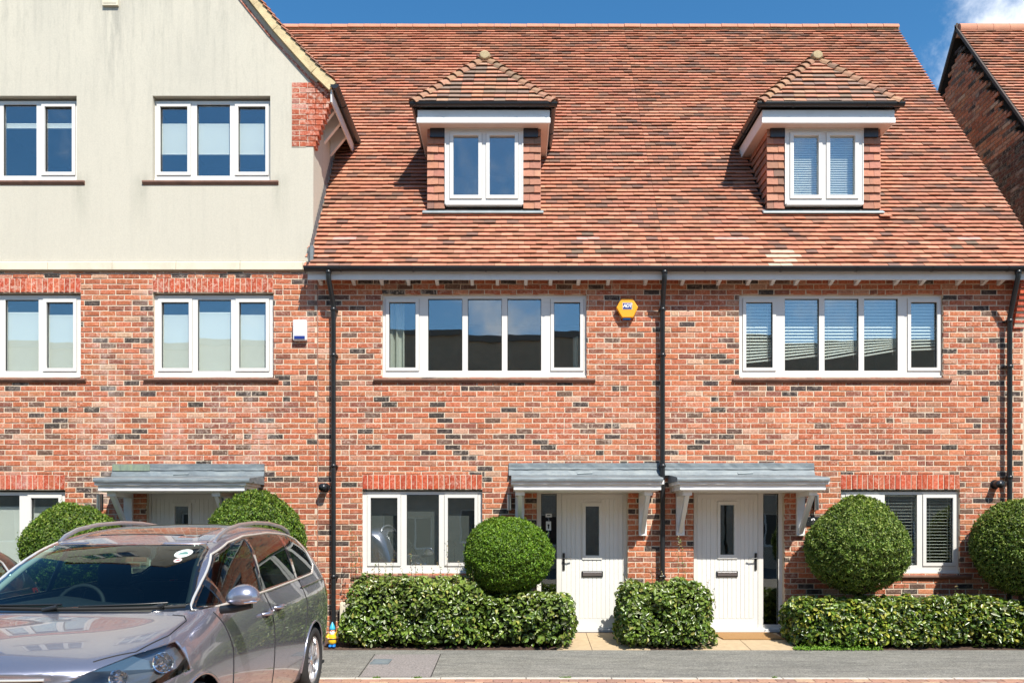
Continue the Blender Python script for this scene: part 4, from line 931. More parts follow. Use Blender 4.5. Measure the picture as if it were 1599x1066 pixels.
c = W[a]; m = MB(); m.box(c.x-0.098, c.x+0.098, -0.07, -0.002, c.z-0.15, c.z+0.145); m.build('cover', M['white'], a, bevel=0.02, seg=3)
m = MB(); m.box(c.x-0.076, c.x+0.076, -0.076, -0.069, c.z-0.13, c.z-0.085); m.build('strobe', M['navy'], a, bevel=0.006)
def sconce(px, lab, white=False):
    t = thing('wall_lamp', lab, 'lamp', (PX(px), 0, PZ(783)), 'slim upright steel wall lamps by the front doors')
    c = W[t]; m = MB(); m.box(c.x-0.03, c.x+0.03, -0.02, -0.002, c.z-0.11, c.z+0.11); m.build('backplate', M['black'] , t, bevel=0.003)
    m = MB(); m.tube([(c.x, -0.07, c.z-0.12), (c.x, -0.07, c.z+0.10)], 0.032, 14); m.box(c.x-0.01, c.x+0.01, -0.05, -0.02, c.z-0.02, c.z+0.02); m.build('cylinder_shade', M['steel'], t)
sconce(795.5, 'slim steel wall lamp under the left end of the middle canopy'); sconce(1272.5, 'slim steel wall lamp right of the right hand canopy, above the number plate'); sconce(159, 'slim steel wall lamp by the far left front door')
t = thing('house_number_plate', 'small black plate with a white number 9 partly hidden by a clipped bush', 'house number', (PX(1272), 0, PZ(814)))
c = W[t]; m = MB(); m.box(PX(1259), PX(1286), -0.014, -0.003, PZ(821), PZ(806)); m.build('plate', M['black'], t, bevel=0.003)
text('9', 0.115, (PX(1269.5), -0.0155, PZ(813.5)), M['white'], t, 'numeral', bold=0.003)
m = MB(); m.tube([(PX(1262), -0.014, PZ(813.5)), (PX(1262), -0.017, PZ(813.5))], 0.006, 10); m.build('screw', M['steel'], t)
t = thing('meter_box', 'low beige meter box on the wall behind the hedge by the left drainpipe', 'meter box', (PX(541), 0, 0))
m = MB(); m.box(PX(534), PX(556), -0.13, -0.004, 0.03, 0.42); m.build('casing', M['stone'], t, bevel=0.008); m = MB(); m.box(PX(536), PX(554), -0.136, -0.13, 0.06, 0.39); m.build('lid', M['stone'], t, bevel=0.003)
# ------------------------------------------------------------------ neighbour beyond the gap
NX = 8.56
m = MB(); m.plate(NX-0.03, 15, 0.0, VL, [], 0.0, 0.04, mp=roofmap); top = roofmap(0, VL, 0)
m.add([(NX-0.03, top[1], top[2]), (15, top[1], top[2]), (15, 2*top[1]-EY, EZ), (NX-0.03, 2*top[1]-EY, EZ)], [(0, 1, 2, 3)]); rN = m.build('roof', M['deck'], H_N)
tile_field(rN, NX-0.04, 15, VL, roofmap, None, 0, None)
for i in range(20):
    t = MB(); a0 = NX-0.03+i*0.313; t.tube([(a0+0.003, top[1], top[2]-0.05), (a0+0.31, top[1], top[2]-0.05)], 0.12, 14); t.build('ridge_tile', M['ridge'], rN)
m = MB()
for s in (0, 1):
    for (v0, v1) in ((0, VL),):
        p0 = roofmap(0, 0, 0); p1 = roofmap(0, VL+0.05, 0)
        ya, za, yb, zb = p0[1], p0[2], p1[1], p1[2]
        if s: ya, yb = 2*top[1]-ya, 2*top[1]-yb
        m.prism([(ya, za-0.03), (ya, za+0.03), (yb, zb+0.04), (yb, zb-0.05)] if not s else [(ya, za-0.03), (yb, zb-0.05), (yb, zb+0.04), (ya, za+0.03)], 'x', NX-0.07, NX-0.03)
m.build('verge_board', pbr('brown_verge', (0.07, 0.05, 0.04), 0.8), rN)
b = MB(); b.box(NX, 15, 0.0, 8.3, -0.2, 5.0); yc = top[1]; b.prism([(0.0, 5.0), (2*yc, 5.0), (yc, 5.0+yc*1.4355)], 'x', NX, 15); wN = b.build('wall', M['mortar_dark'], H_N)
mpN = lambda u, v, w_: (NX-0.004+w_, u, v)
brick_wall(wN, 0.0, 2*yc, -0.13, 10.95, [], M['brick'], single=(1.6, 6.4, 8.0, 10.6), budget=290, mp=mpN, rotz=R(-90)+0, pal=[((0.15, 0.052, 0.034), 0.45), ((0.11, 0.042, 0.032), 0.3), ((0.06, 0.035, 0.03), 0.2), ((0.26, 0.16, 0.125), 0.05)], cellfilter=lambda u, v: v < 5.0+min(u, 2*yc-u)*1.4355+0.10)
brick_wall(wN, NX+0.01, 15, -0.1, 5.0, [], M['brick'])
# ------------------------------------------------------------------ ground
def ground_z(y): return -0.12 if y > -0.93 else (-0.12-0.03*min(1, (-0.93-y)/1.7) if y > -2.63 else -0.15-min(0.05, (-2.7-y)*0.08))
m = MB(); m.box(-200, 200, -200, 200, -0.6, -0.32); g = m.build('ground', pbr('distant_ground', (0.10, 0.11, 0.07), 0.95, var=0.3, scale=0.5)); g['kind'] = 'structure'
m = MB(); m.add([(-30, -0.95, -0.128), (30, -0.95, -0.128), (30, 0.1, -0.01), (-30, 0.1, -0.01)], [(0, 1, 2, 3)])
# a loose crumbly surface
n = 500
for i in range(n):
    x = random.uniform(-5.5, 7); y = random.uniform(-0.93, -0.05); z = -0.01-0.112*(-y/0.95); s = random.uniform(0.008, 0.03)
    if 0.5 < x < 1.9 or 2.25 < x < 3.8: continue
    m.add([(x-s, y-s*0.5, z-0.004), (x+s, y-s*0.3, z-0.004), (x+s*0.4, y+s*0.6, z-0.004), (x, y, z+s*0.7)], [(0, 1, 3), (1, 2, 3), (2, 0, 3)])
o = m.build('planting_bed', M['soil']); o['kind'] = 'structure'
m = MB(); m.add([(-30, -2.63, -0.15), (30, -2.63, -0.15), (30, -0.93, -0.12), (-30, -0.93, -0.12), (-30, -2.63, -0.4), (30, -2.63, -0.4), (30, -0.93, -0.4), (-30, -0.93, -0.4)], [(0, 1, 2, 3), (0, 4, 5, 1), (3, 2, 6, 7)]); fp = m.build('footpath', M['tarmac']); fp['kind'] = 'structure'
for i in range(20):
    x = -9.0+i*0.915
    k = MB(); k.box(x+0.004, x+0.911, -2.70, -2.632, -0.4, -0.1455+random.uniform(-0.002, 0.002)); k.build('kerb_stone', M['kerb'], fp, bevel=0.006)
fz = lambda y: -0.12-0.03*((-0.93-y)/1.7)
m = MB(); m.add([(-1.64, -2.60, fz(-2.6)+0.004), (-0.88, -2.61, fz(-2.61)+0.004), (-0.90, -1.24, fz(-1.24)+0.004), (-1.71, -1.25, fz(-1.25)+0.004)], [(0, 1, 2, 3)]); m.build('patched_area', M['patch'], fp)
m = MB()
for (a, b_, c_) in (((-1.655, -2.62), (-1.72, -1.24), 0.004), ((-0.875, -2.62), (-0.895, -1.23), 0.005)):
    A, B = Vector((*a, fz(a[1])+0.0065)), Vector((*b_, fz(b_[1])+0.0065)); s = Vector((c_, 0, 0)); m.add([tuple(A-s), tuple(A+s), tuple(B+s), tuple(B-s)], [(0, 1, 2, 3)])
m.build('saw_cut', M['rubber'], fp)
m = MB(); m.plate(-1.665, -1.445, -1.91, -1.60, [(-1.655, -1.455, -1.90, -1.61)], fz(-1.7)+0.012, fz(-1.7)-0.02, mp=lambda u, v, w_: (u, v, w_)); m.box(-1.652, -1.458, -1.897, -1.613, fz(-1.7)-0.02, fz(-1.7)+0.0095)
o = thing('utility_cover', 'small dark rectangular access cover let into the footpath beside the rough patch', 'cover', (-1.555, -1.755, fz(-1.7))); m.build('lid_and_frame', M['lead'], o)
# block paving
rd = MB(); rd.add([(-30, -2.70, -0.175), (30, -2.70, -0.175), (30, -3.33, -0.225), (-30, -3.33, -0.225), (-30, -60, -0.225), (30, -60, -0.225)], [(0, 3, 2, 1), (3, 4, 5, 2)]); road = rd.build('road', M['joint']); road['kind'] = 'structure'
PVP = [((0.36, 0.20, 0.135), 0.35), ((0.42, 0.27, 0.18), 0.3), ((0.30, 0.17, 0.125), 0.2), ((0.40, 0.29, 0.22), 0.15)]
def paver_geo(mb, x0, x1, y0, y1, z, c, za=0.0, zb=0.0):
    b = 0.006; vs = [(x0+b, y0+b, z+za), (x1-b, y0+b, z+za), (x1-b, y1-b, z+zb), (x0+b, y1-b, z+zb), (x0, y0, z-0.006+za), (x1, y0, z-0.006+za), (x1, y1, z-0.006+zb), (x0, y1, z-0.006+zb), (x0, y0, z-0.05), (x1, y0, z-0.05), (x1, y1, z-0.05), (x0, y1, z-0.05)]
    mb.add(vs, [(0, 1, 2, 3)]+[(i, i+4, (i+1) % 4+4, (i+1) % 4) for i in range(4)]+[(i+4, i+8, (i+1) % 4+8, (i+1) % 4+4) for i in range(4)], 0, c)
pv = []
for i in range(16):
    mb = MB(); paver_geo(mb, 0, 0.196, -0.096, 0, 0, brick_col(PVP), -0.007, 0); me = bpy.data.meshes.new('paver'); me.from_pydata(mb.v, [], mb.f); me.materials.append(M['paver'])
    at = me.attributes.new('col', 'FLOAT_COLOR', 'FACE'); at.data.foreach_set('color', np.array([(*c, 1) for c in mb.c], dtype=np.float32).ravel()); pv.append(me)
mb = MB(); cnt = 0
for r in range(70):
    y1 = -2.704-r*0.1; x = -8.0+(0.1 if r % 2 else 0)
    while x < 9:
        z = -0.15-min(0.05, (-2.7-y1)*0.08)+random.uniform(-0.002, 0.002)
        if cnt < 290 and -4.6 < x < 5.6: inst(random.choice(pv), 'paver', road, (x, y1, z)); cnt += 1
        else: paver_geo(mb, x, x+0.196, y1-0.096, y1, z, brick_col(PVP), -0.007 if z > -0.198 else 0, 0)
        x += 0.2
mb.build('block_paving', M['paver'], road, kind='stuff')
# weeds in the joint beside the kerb
def tuft(px, py, n, s, name='weed', lab=''):
    d = 2.66; x = PX(px, d); t = thing(name, lab, 'weed', (x, -d, -0.15), 'little weeds in the kerb joint'); m = MB()
    for i in range(n):
        a = random.uniform(0, 6.28); r = random.uniform(0, s); cx, cy = x+math.cos(a)*r*1.6, -d+math.sin(a)*r*0.3; h = random.uniform(0.01, 0.03); w_ = random.uniform(0.004, 0.01); dx, dy = random.uniform(-0.02, 0.02), random.uniform(-0.015, 0.01)
        m.add([(cx-w_, cy, -0.15), (cx+w_, cy, -0.15), (cx+dx, cy+dy, -0.15+h)], [(0, 1, 2)], 0, (0.10, 0.20, 0.02))
    m.build('leaves', M['needle'], t, kind='stuff')
tuft(588, 1057, 24, 0.03, lab='tiny green weed in the kerb joint in front of the access cover'); tuft(652, 1057, 40, 0.04, lab='tiny green weed in the kerb joint below the middle of the left hedge'); tuft(882, 1058, 40, 0.045, lab='tiny green weed in the kerb joint below the middle front door'); tuft(1210, 1060, 26, 0.015, lab='tiny green weed in the kerb joint in line with the right hand front door')
# paths of riven slabs
def path(px0, px1, joint, dj, lab):
    d = 0.0; X0, X1 = px0, px1
    t = MB(); base = thing('door_path', lab, 'path', ((X0+X1)/2, -0.46, -0.06)); base['kind'] = 'structure'; del base['category']
    pz = lambda y: -0.004-0.118*(-y/0.93)
    xs = [X0]+joint+[X1]; ys = [-0.932, -dj, -0.055]
    for i in range(len(xs)-1):
        for j in range(2):
            m = MB(); a, b_ = xs[i]+0.003, xs[i+1]-0.003; y0, y1 = ys[j]+0.003, ys[j+1]-0.003
            m.add([(a, y0, pz(y0)), (b_, y0, pz(y0)), (b_, y1, pz(y1)), (a, y1, pz(y1)), (a, y0, -0.2), (b_, y0, -0.2), (b_, y1, -0.2), (a, y1, -0.2)], [(0, 1, 2, 3), (0, 4, 5, 1), (1, 5, 6, 2), (2, 6, 7, 3), (3, 7, 4, 0)]); m.build('slab', M['slab'], base, bevel=0.004)
    m = MB(); m.add([(X0, ys[0]+0.002, pz(ys[0])-0.01), (X1, ys[0]+0.002, pz(ys[0])-0.01), (X1, -0.05, pz(-0.05)-0.01), (X0, -0.05, pz(-0.05)-0.01)], [(0, 1, 2, 3)]); m.build('slab_bedding', M['joint'], base)
path(0.58, 1.80, [1.04], 0.45, 'sand coloured slab path to the middle front door'); path(2.35, 3.72, [3.10], 0.42, 'sand coloured slab path to the right hand front door, with a doormat')
t = thing('doormat', 'brown coir doormat on the slabs before the right hand front door', 'doormat', (3.17, -0.25, -0.03)); m = MB()
pz = lambda y: -0.004-0.118*(-y/0.93)
m.add([(2.87, -0.42, pz(-0.42)+0.018), (3.70, -0.42, pz(-0.42)+0.018), (3.62, -0.09, pz(-0.09)+0.018), (2.77, -0.09, pz(-0.09)+0.018), (2.87, -0.42, pz(-0.42)+0.001), (3.70, -0.42, pz(-0.42)+0.001), (3.62, -0.09, pz(-0.09)+0.001), (2.77, -0.09, pz(-0.09)+0.001)], [(0, 1, 2, 3), (0, 4, 5, 1), (1, 5, 6, 2), (2, 6, 7, 3), (3, 7, 4, 0)]); m.build('pile', M['mat'], t, bevel=0.005)
# ------------------------------------------------------------------ foliage
def snoise(p, f, seed):
    r = np.random.default_rng(seed); v = np.zeros(len(p))
    for i in range(7):
        k = r.normal(size=3)*f*(0.6+0.35*i); v += np.sin(p@k+r.uniform(0, 6.28))/(1+0.45*i)
    return v/2.6
def leaves_mesh(name, P, Nn, size, asp, cols, parent, mat, rngk=0.6, fold=0.25, kind='stuff', axis=None):
    n = len(P); r = RNG
    nn = Nn+r.normal(size=(n, 3))*rngk; nn /= np.linalg.norm(nn, axis=1)[:, None]
    t = r.normal(size=(n, 3)); t[:, 2] += 0.2
    if axis is not None: t = t*0.75+axis+np.array([0, 0, 0.35])
    t = t+0; t -= nn*(t*nn).sum(1)[:, None]; t /= np.linalg.norm(t, axis=1)[:, None]
    s = np.cross(nn, t); L = (size*r.uniform(0.65, 1.3, n))[:, None]; Wd = L*asp
    o_ = W[parent]; P = P-np.array(o_)
    a = P-t*L*0.5; tip = P+t*L*0.5-nn*L*0.12
    up = nn*Wd*fold
    l1 = P-t*L*0.18+s*Wd*0.5+up; l2 = P+t*L*0.18+s*Wd*0.45+up; r1 = P-t*L*0.18-s*Wd*0.5+up; r2 = P+t*L*0.18-s*Wd*0.45+up
    V = np.stack([a, l1, l2, tip, r2, r1], 1).reshape(-1, 3).astype(np.float32)
    idx = (np.arange(n)[:, None]*6+np.array([0, 3, 2, 1, 0, 5, 4, 3])[None]).ravel().astype(np.int32)
    me = bpy.data.meshes.new(name); me.vertices.add(n*6); me.vertices.foreach_set('co', V.ravel()); me.loops.add(n*8); me.loops.foreach_set('vertex_index', idx)
    me.polygons.add(n*2); me.polygons.foreach_set('loop_start', np.arange(n*2, dtype=np.int32)*4); me.update(calc_edges=True)
    at = me.attributes.new('col', 'FLOAT_COLOR', 'FACE'); c = np.concatenate([cols, np.ones((n, 1))], 1); at.data.foreach_set('color', np.repeat(c, 2, axis=0).astype(np.float32).ravel())
    me.materials.append(mat); o = bpy.data.objects.new(name, me); link(o, parent)
    if kind: o['kind'] = kind
    return o
def cols_from(pal, n, k=0.2):
    pal = np.array([(*c, w_) for c, w_ in pal]); i = RNG.choice(len(pal), n, p=pal[:, 3]/pal[:, 3].sum()); return pal[i, :3]*RNG.uniform(1-k, 1+k, (n, 1))
HEDP = [((0.095, 0.165, 0.02), 0.30), ((0.16, 0.25, 0.032), 0.27), ((0.045, 0.085, 0.014), 0.17), ((0.22, 0.29, 0.05), 0.15), ((0.34, 0.33, 0.08), 0.04), ((0.25, 0.28, 0.15), 0.07)]
def hedge(lab, boxes, n, seed, sprigs=0, pal=HEDP, shoots=None):
    x0 = min(b[0] for b in boxes); x1 = max(b[1] for b in boxes)
    t = thing('hedge', lab, 'hedge', ((x0+x1)/2, -0.5, -0.08))
    vols = [(b[1]-b[0])*(b[5]-b[4]) for b in boxes]; PP = []; NN = []
    for b, v in zip(boxes, vols):
        k = int(n*v/sum(vols)); c = np.array([(b[0]+b[1])/2, (b[2]+b[3])/2, (b[4]+b[5])/2]); h = np.array([(b[1]-b[0])/2, (b[3]-b[2])/2, (b[5]-b[4])/2]); rr = 0.24
        tot = 0
        while tot < k:
            q = RNG.uniform(-1, 1, (k*3, 3))*(h+0.1); a = np.abs(q)-(h-rr); e = np.maximum(a, 0); dist = np.linalg.norm(e, axis=1)+np.minimum(a.max(1), 0)-rr
            g = np.where(a > 0, np.sign(q)*e, 0); gl = np.linalg.norm(g, axis=1); nrm = np.where(gl[:, None] > 1e-5, g/np.maximum(gl, 1e-5)[:, None], np.eye(3)[np.argmax(a, 1)]*np.sign(q))
            w_ = q+c; dist += snoise(w_, 3.6, seed)*0.085+snoise(w_, 8, seed+2)*0.05+snoise(w_, 16, seed+1)*0.045
            ok = (dist < 0.0) & (RNG.uniform(size=len(q)) < np.exp(dist/0.055)) & (w_[:, 2] > -0.11) & (RNG.uniform(size=len(q)) < np.clip((w_[:, 2]+0.13)/0.2, 0.25, 1)) & ((w_[:, 1] > -0.86) | (w_[:, 2] > -0.04))
            w_ = w_[ok][:k-tot]; PP.append(w_); NN.append(nrm[ok][:k-tot]); tot += len(w_)
    P = np.concatenate(PP); Nn = np.concatenate(NN); n_ = len(P)
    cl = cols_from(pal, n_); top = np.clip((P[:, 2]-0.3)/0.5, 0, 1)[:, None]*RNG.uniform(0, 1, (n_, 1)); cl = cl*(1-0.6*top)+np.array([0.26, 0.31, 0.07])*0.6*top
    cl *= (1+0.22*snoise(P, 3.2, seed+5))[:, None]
    lean = Nn*0.8+np.array([0.15, -0.25, 0.60])
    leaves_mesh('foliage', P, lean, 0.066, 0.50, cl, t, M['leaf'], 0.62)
    m = MB()
    for b in boxes:
        c = ((b[0]+b[1])/2, (b[2]+b[3])/2, (b[4]+b[5])/2); i = 0.13
        m.box(b[0]+i, b[1]-i, b[2]+i, b[3]-i, -0.09, b[5]-i)
    m.build('inner_core', M['core_fill'], t, bevel=0.1)  # filler block added behind the leaves, not modelled twigs
    sh = MB(); SP_ = []; SN = []
    for (px, d, z0, z1) in (shoots or []):
        x = PX(px, d); dx = random.uniform(-0.05, 0.05); pts = [(x+dx*f*f, -d+0.02*math.sin(f*4), z0+(z1-z0)*f) for f in (0, .35, .7, 1)]
        sh.tube(pts, [0.004, 0.003, 0.0025, 0.001], 5)
        for f in np.linspace(0.1, 1, max(4, int((z1-z0)/0.03))): SP_.append((x+dx*f*f+random.uniform(-0.025, 0.025), -d+random.uniform(-0.02, 0.02), z0+(z1-z0)*f)); SN.append((random.uniform(-1, 1), -0.6, 0.6))
    if shoots:
        sh.build('shoots', M['bark'], t, kind='stuff'); leaves_mesh('shoot_leaves', np.array(SP_), np.array(SN), 0.034, 0.4, cols_from([((0.16, 0.20, 0.06), 0.5), ((0.26, 0.20, 0.08), 0.5)], len(SP_)), t, M['leaf'], 0.4)
    return t
sl = [(591, .7, .7, 1.12), (602, .6, .7, 0.98), (612, .75, .7, 1.1), (643, .8, .72, 1.15), (650, .75, .7, 1.0), (661, .8, .72, 0.98), (690, .7, .7, 1.0), (713, .8, .7, 1.02), (628, .7, .7, .92), (700, .6, .6, 1.28), (676, .8, .72, .93), (740, .8, .6, .95), (556, .5, .45, 1.35), (549, .45, .4, 1.55), (566, .5, .5, 1.2), (583, .7, .6, 0.97), (730, .8, .6, .85)]
hedge('long glossy leaved hedge of two heights under the middle three light window', [(PX(541, .8), PX(765, .8), -0.93, -0.12, -0.14, 0.76), (PX(533, .8), PX(600, .8), -0.90, -0.3, -0.14, 0.40), (PX(745, .8), PX(897, .8), -0.94, -0.12, -0.14, 0.585)], 13500, 3, shoots=sl)
hedge('square glossy leaved shrub between the two paths at the central drainpipe', [(PX(969, .8), PX(1115, .8), -0.94, -0.15, -0.14, 0.76)], 6000, 11, shoots=[(1035, .7, .7, .95), (1060, .5, .6, 1.35), (1068, .5, .7, 1.3), (980, .8, .6, .85), (1105, .8, .6, .78), (1020, .8, .7, .9), (1118, .8, .4, .66), (1085, .7, .7, .86)])
YH = [((0.065, 0.12, 0.015), 0.27), ((0.12, 0.20, 0.02), 0.27), ((0.035, 0.07, 0.012), 0.15), ((0.26, 0.30, 0.035), 0.2), ((0.38, 0.36, 0.06), 0.06), ((0.22, 0.24, 0.13), 0.05)]
hedge('low hedge with yellow green tips along the front of the right hand window', [(PX(1236, .8), PX(1700, .8), -0.93, -0.30, -0.14, 0.53)], 13500, 23, pal=YH, shoots=[(1412, .6, .5, .72), (1490, .6, .5, .68), (1530, .6, .5, .70)])
hedge('hedge below the far left window, seen through the windscreen of the silver car', [(PX(-90, .8), PX(228, .8), -0.9, -0.15, -0.14, 0.80)], 6500, 31)
TOPP = [((0.09, 0.185, 0.012), 0.38), ((0.14, 0.265, 0.018), 0.3), ((0.05, 0.11, 0.01), 0.17), ((0.22, 0.34, 0.035), 0.15)]
def topiary(lab, px, py, rx, rz, d, n, seed, pal=TOPP, cone=0.0, size=0.036, k=1.0, bare=0.0):
    c = np.array([PX(px, d), -d, PZ(py, d)]); s = (CAMD-d)/FPX; ax = np.array([rx*s, rx*s*0.92, rz*s])
    t = thing('clipped_bush', lab, 'bush', (c[0], c[1], -0.08), 'round clipped bushes along the fronts')
    q = RNG.normal(size=(n, 3)); q[:, 1] -= 0.35; q /= np.linalg.norm(q, axis=1)[:, None]
    # three in four leaves sit on the camera and flank sides; clumps break up the outline
    rad = 0.975+0.042*snoise(q, 1.9, seed+4)+0.030*snoise(q, 6, seed)+0.034*snoise(q, 15, seed+1)+0.030*snoise(q, 34, seed+2)
    dep = RNG.exponential(0.028, n); sh = rad-dep+(RNG.uniform(size=n) < 0.06)*RNG.exponential(0.022, n)
    kx = 1-cone*np.clip(q[:, 2], 0, 1)**1.5; P = q*sh[:, None]*ax; P[:, 0] *= kx; P[:, 1] *= kx
    if bare: P = P[~((q[:, 2] < -0.62) & (RNG.uniform(size=n) < bare))]; q = q[:len(P)] if False else (P/ax)/np.linalg.norm(P/ax, axis=1)[:, None]
    n = len(P); cl = cols_from(pal, n)*k; hi = snoise(q, 30, seed+2)[:, None]; cl *= (1+0.30*hi); cl *= (1+0.15*snoise(q, 4, seed+9))[:, None]
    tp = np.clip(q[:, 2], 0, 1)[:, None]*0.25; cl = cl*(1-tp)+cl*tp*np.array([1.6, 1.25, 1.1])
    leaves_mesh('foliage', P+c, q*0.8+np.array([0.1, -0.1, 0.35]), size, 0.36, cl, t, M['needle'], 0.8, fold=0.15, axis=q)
    m = MB(); u, v = 18, 12; vs = []
    for i in range(v+1):
        for j in range(u):
            a, b_ = math.pi*i/v, 2*math.pi*j/u; z = math.cos(a); kk = (1-cone*max(0, z)**1.5); vs.append((c[0]+math.sin(a)*math.cos(b_)*ax[0]*0.88*kk, c[1]+math.sin(a)*math.sin(b_)*ax[1]*0.88*kk, c[2]+z*ax[2]*0.88))
    m.add(vs, [(i*u+j, (i+1)*u+j, (i+1)*u+(j+1) % u, i*u+(j+1) % u) for i in range(v) for j in range(u)], sm=True); m.build('inner_core', M['core_fill'], t)
    m = MB(); zt = c[2]-ax[2]*0.75
    m.tube([(c[0], c[1], -0.1), (c[0]+0.01, c[1], zt*0.5), (c[0], c[1], zt+0.15)], [0.045, 0.035, 0.03], 8)
    for a in range(5): an = a*1.26+0.4; m.tube([(c[0], c[1], zt-0.12), (c[0]+math.cos(an)*0.15, c[1]+math.sin(an)*0.15, zt+0.12)], [0.02, 0.012], 6)
    m.build('trunk', M['bark'], t)
topiary('bright green ball shaped bush left of the middle front door', 794, 866, 71, 63, .50, 34000, 41)
DK = [((0.085, 0.155, 0.018), 0.34), ((0.15, 0.24, 0.028), 0.28), ((0.035, 0.07, 0.01), 0.16), ((0.30, 0.38, 0.09), 0.22)]
topiary('large ball bush on a bare stem before the window with dark blinds', 1340, 850, 80, 76, .52, 42000, 51, pal=DK, cone=0.36, bare=0.5)
topiary('ball bush at the right edge, below the black flue end', 1594, 852, 73, 76, .52, 30000, 61, pal=DK, cone=0.08, k=0.95, bare=0.4)
LT = [((0.075, 0.15, 0.014), 0.36), ((0.13, 0.23, 0.022), 0.3), ((0.04, 0.08, 0.01), 0.16), ((0.24, 0.32, 0.05), 0.18)]
topiary('ball bush behind the silver car, left of the far left front door', 117, 855, 77, 73, .55, 30000, 71, pal=LT, cone=0.15)
topiary('ball bush behind the silver car, right of the far left front door', 401, 845, 79, 80, .55, 30000, 81, pal=LT, cone=0.10)
# low bright weeds at the foot of the right hedge
t = thing('ground_cover', 'bright green low weeds at the foot of the right hand hedge', 'weeds', (4.3, -0.9, -0.12)); n = 1600
P = np.stack([RNG.uniform(PX(1240, .9), PX(1375, .9), n), RNG.uniform(-0.98, -0.82, n), np.zeros(n)], 1); P[:, 2] = -0.115+RNG.exponential(0.016, n)
leaves_mesh('leaves', P, np.tile([0.1, -0.3, 1.0], (n, 1)), 0.02, 0.7, cols_from([((0.13, 0.27, 0.02), 0.6), ((0.20, 0.34, 0.03), 0.4)], n), t, M['needle'], 0.4)
# ------------------------------------------------------------------ garden gnome
gx_, gy_, gz_ = PX(519.5, .80), -0.80, -0.105
t = thing('garden_gnome', 'small garden gnome in light blue hat and yellow jacket at the foot of the drainpipe', 'gnome', (gx_, gy_, gz_))
G = lambda n, c, r=0.35: pbr(n, c, r)
hatm, skin, beard, jack, belt, shoe = G('gnome_hat', (0.05, 0.42, 0.62)), G('gnome_skin', (0.65, 0.33, 0.24)), G('gnome_beard', (0.8, 0.78, 0.74)), G('gnome_jacket', (0.82, 0.50, 0.02)), G('gnome_belt', (0.04, 0.03, 0.03)), G('gnome_shoes', (0.01, 0.19, 0.62))
def lathe(prof, c, n=16, sx=1.0, sy=1.0):
    m = MB(); vs = []
    for (r, z) in prof:
        for k in range(n): a = 2*math.pi*k/n; vs.append((c[0]+math.cos(a)*r*sx, c[1]+math.sin(a)*r*sy, c[2]+z))
    m.add(vs, [(i*n+k, i*n+(k+1) % n, (i+1)*n+(k+1) % n, (i+1)*n+k) for i in range(len(prof)-1) for k in range(n)], sm=True); m.add(vs[:n], [tuple(range(n-1, -1, -1))]); m.add(vs[-n:], [tuple(range(n))]); return m
def ball(c, r, n=14, v=9):
    return lathe([(math.sin(math.pi*i/v)*r[0]+1e-4, -math.cos(math.pi*i/v)*r[2]) for i in range(v+1)], c, n, 1, r[1]/r[0])
c = (gx_, gy_, gz_)
b = lathe([(0.035, 0.045), (0.050, 0.06), (0.058, 0.085), (0.054, 0.11), (0.050, 0.135), (0.046, 0.165), (0.032, 0.19), (0.02, 0.20)], c, sx=1.05, sy=0.85)
body = b.build('jacket', jack, t)
lathe([(0.054, 0.104), (0.057, 0.108), (0.057, 0.118), (0.054, 0.122)], c, sx=1.05, sy=0.87).build('belt', belt, t)
for s in (-1, 1):
    ball((gx_+s*0.024, gy_-0.02, gz_+0.02), (0.024, 0.036, 0.02)).build('shoe', shoe, t)
    mm = MB(); mm.tube([(gx_+s*0.022, gy_, gz_+0.025), (gx_+s*0.024, gy_, gz_+0.07)], [0.02, 0.024], 10); mm.build('trouser_leg', shoe, t)
ball((gx_, gy_-0.004, gz_+0.218), (0.034, 0.034, 0.034)).build('head', skin, t)
ball((gx_, gy_-0.040, gz_+0.219), (0.008, 0.008, 0.008), 10, 6).build('nose', skin, t)
for s in (-1, 1): ball((gx_+s*0.013, gy_-0.034, gz_+0.229), (0.0045, 0.003, 0.005), 8, 5).build('eye', belt, t)
lathe([(0.004, 0.135), (0.018, 0.155), (0.034, 0.185), (0.036, 0.205), (0.03, 0.213)], (gx_, gy_-0.016, gz_), sx=1.0, sy=0.75).build('beard', beard, t)
lathe([(0.038, 0.237), (0.041, 0.242), (0.036, 0.262), (0.026, 0.29), (0.012, 0.318), (0.002, 0.336)], c).build('hat', hatm, t)
m = MB(); m.tube([(gx_+0.04, gy_, gz_+0.175), (gx_+0.066, gy_-0.012, gz_+0.20), (gx_+0.078, gy_-0.015, gz_+0.245)], [0.018, 0.016, 0.014], 10); m.build('raised_arm', jack, t); ball((gx_+0.08, gy_-0.015, gz_+0.262), (0.014, 0.012, 0.018), 10, 6).build('hand', skin, t)
m = MB(); m.tube([(gx_-0.04, gy_, gz_+0.175), (gx_-0.064, gy_-0.02, gz_+0.14), (gx_-0.045, gy_-0.05, gz_+0.125)], [0.018, 0.016, 0.013], 10); m.build('bent_arm', jack, t); ball((gx_-0.038, gy_-0.054, gz_+0.125), (0.013, 0.013, 0.013), 10, 6).build('hand', skin, t)
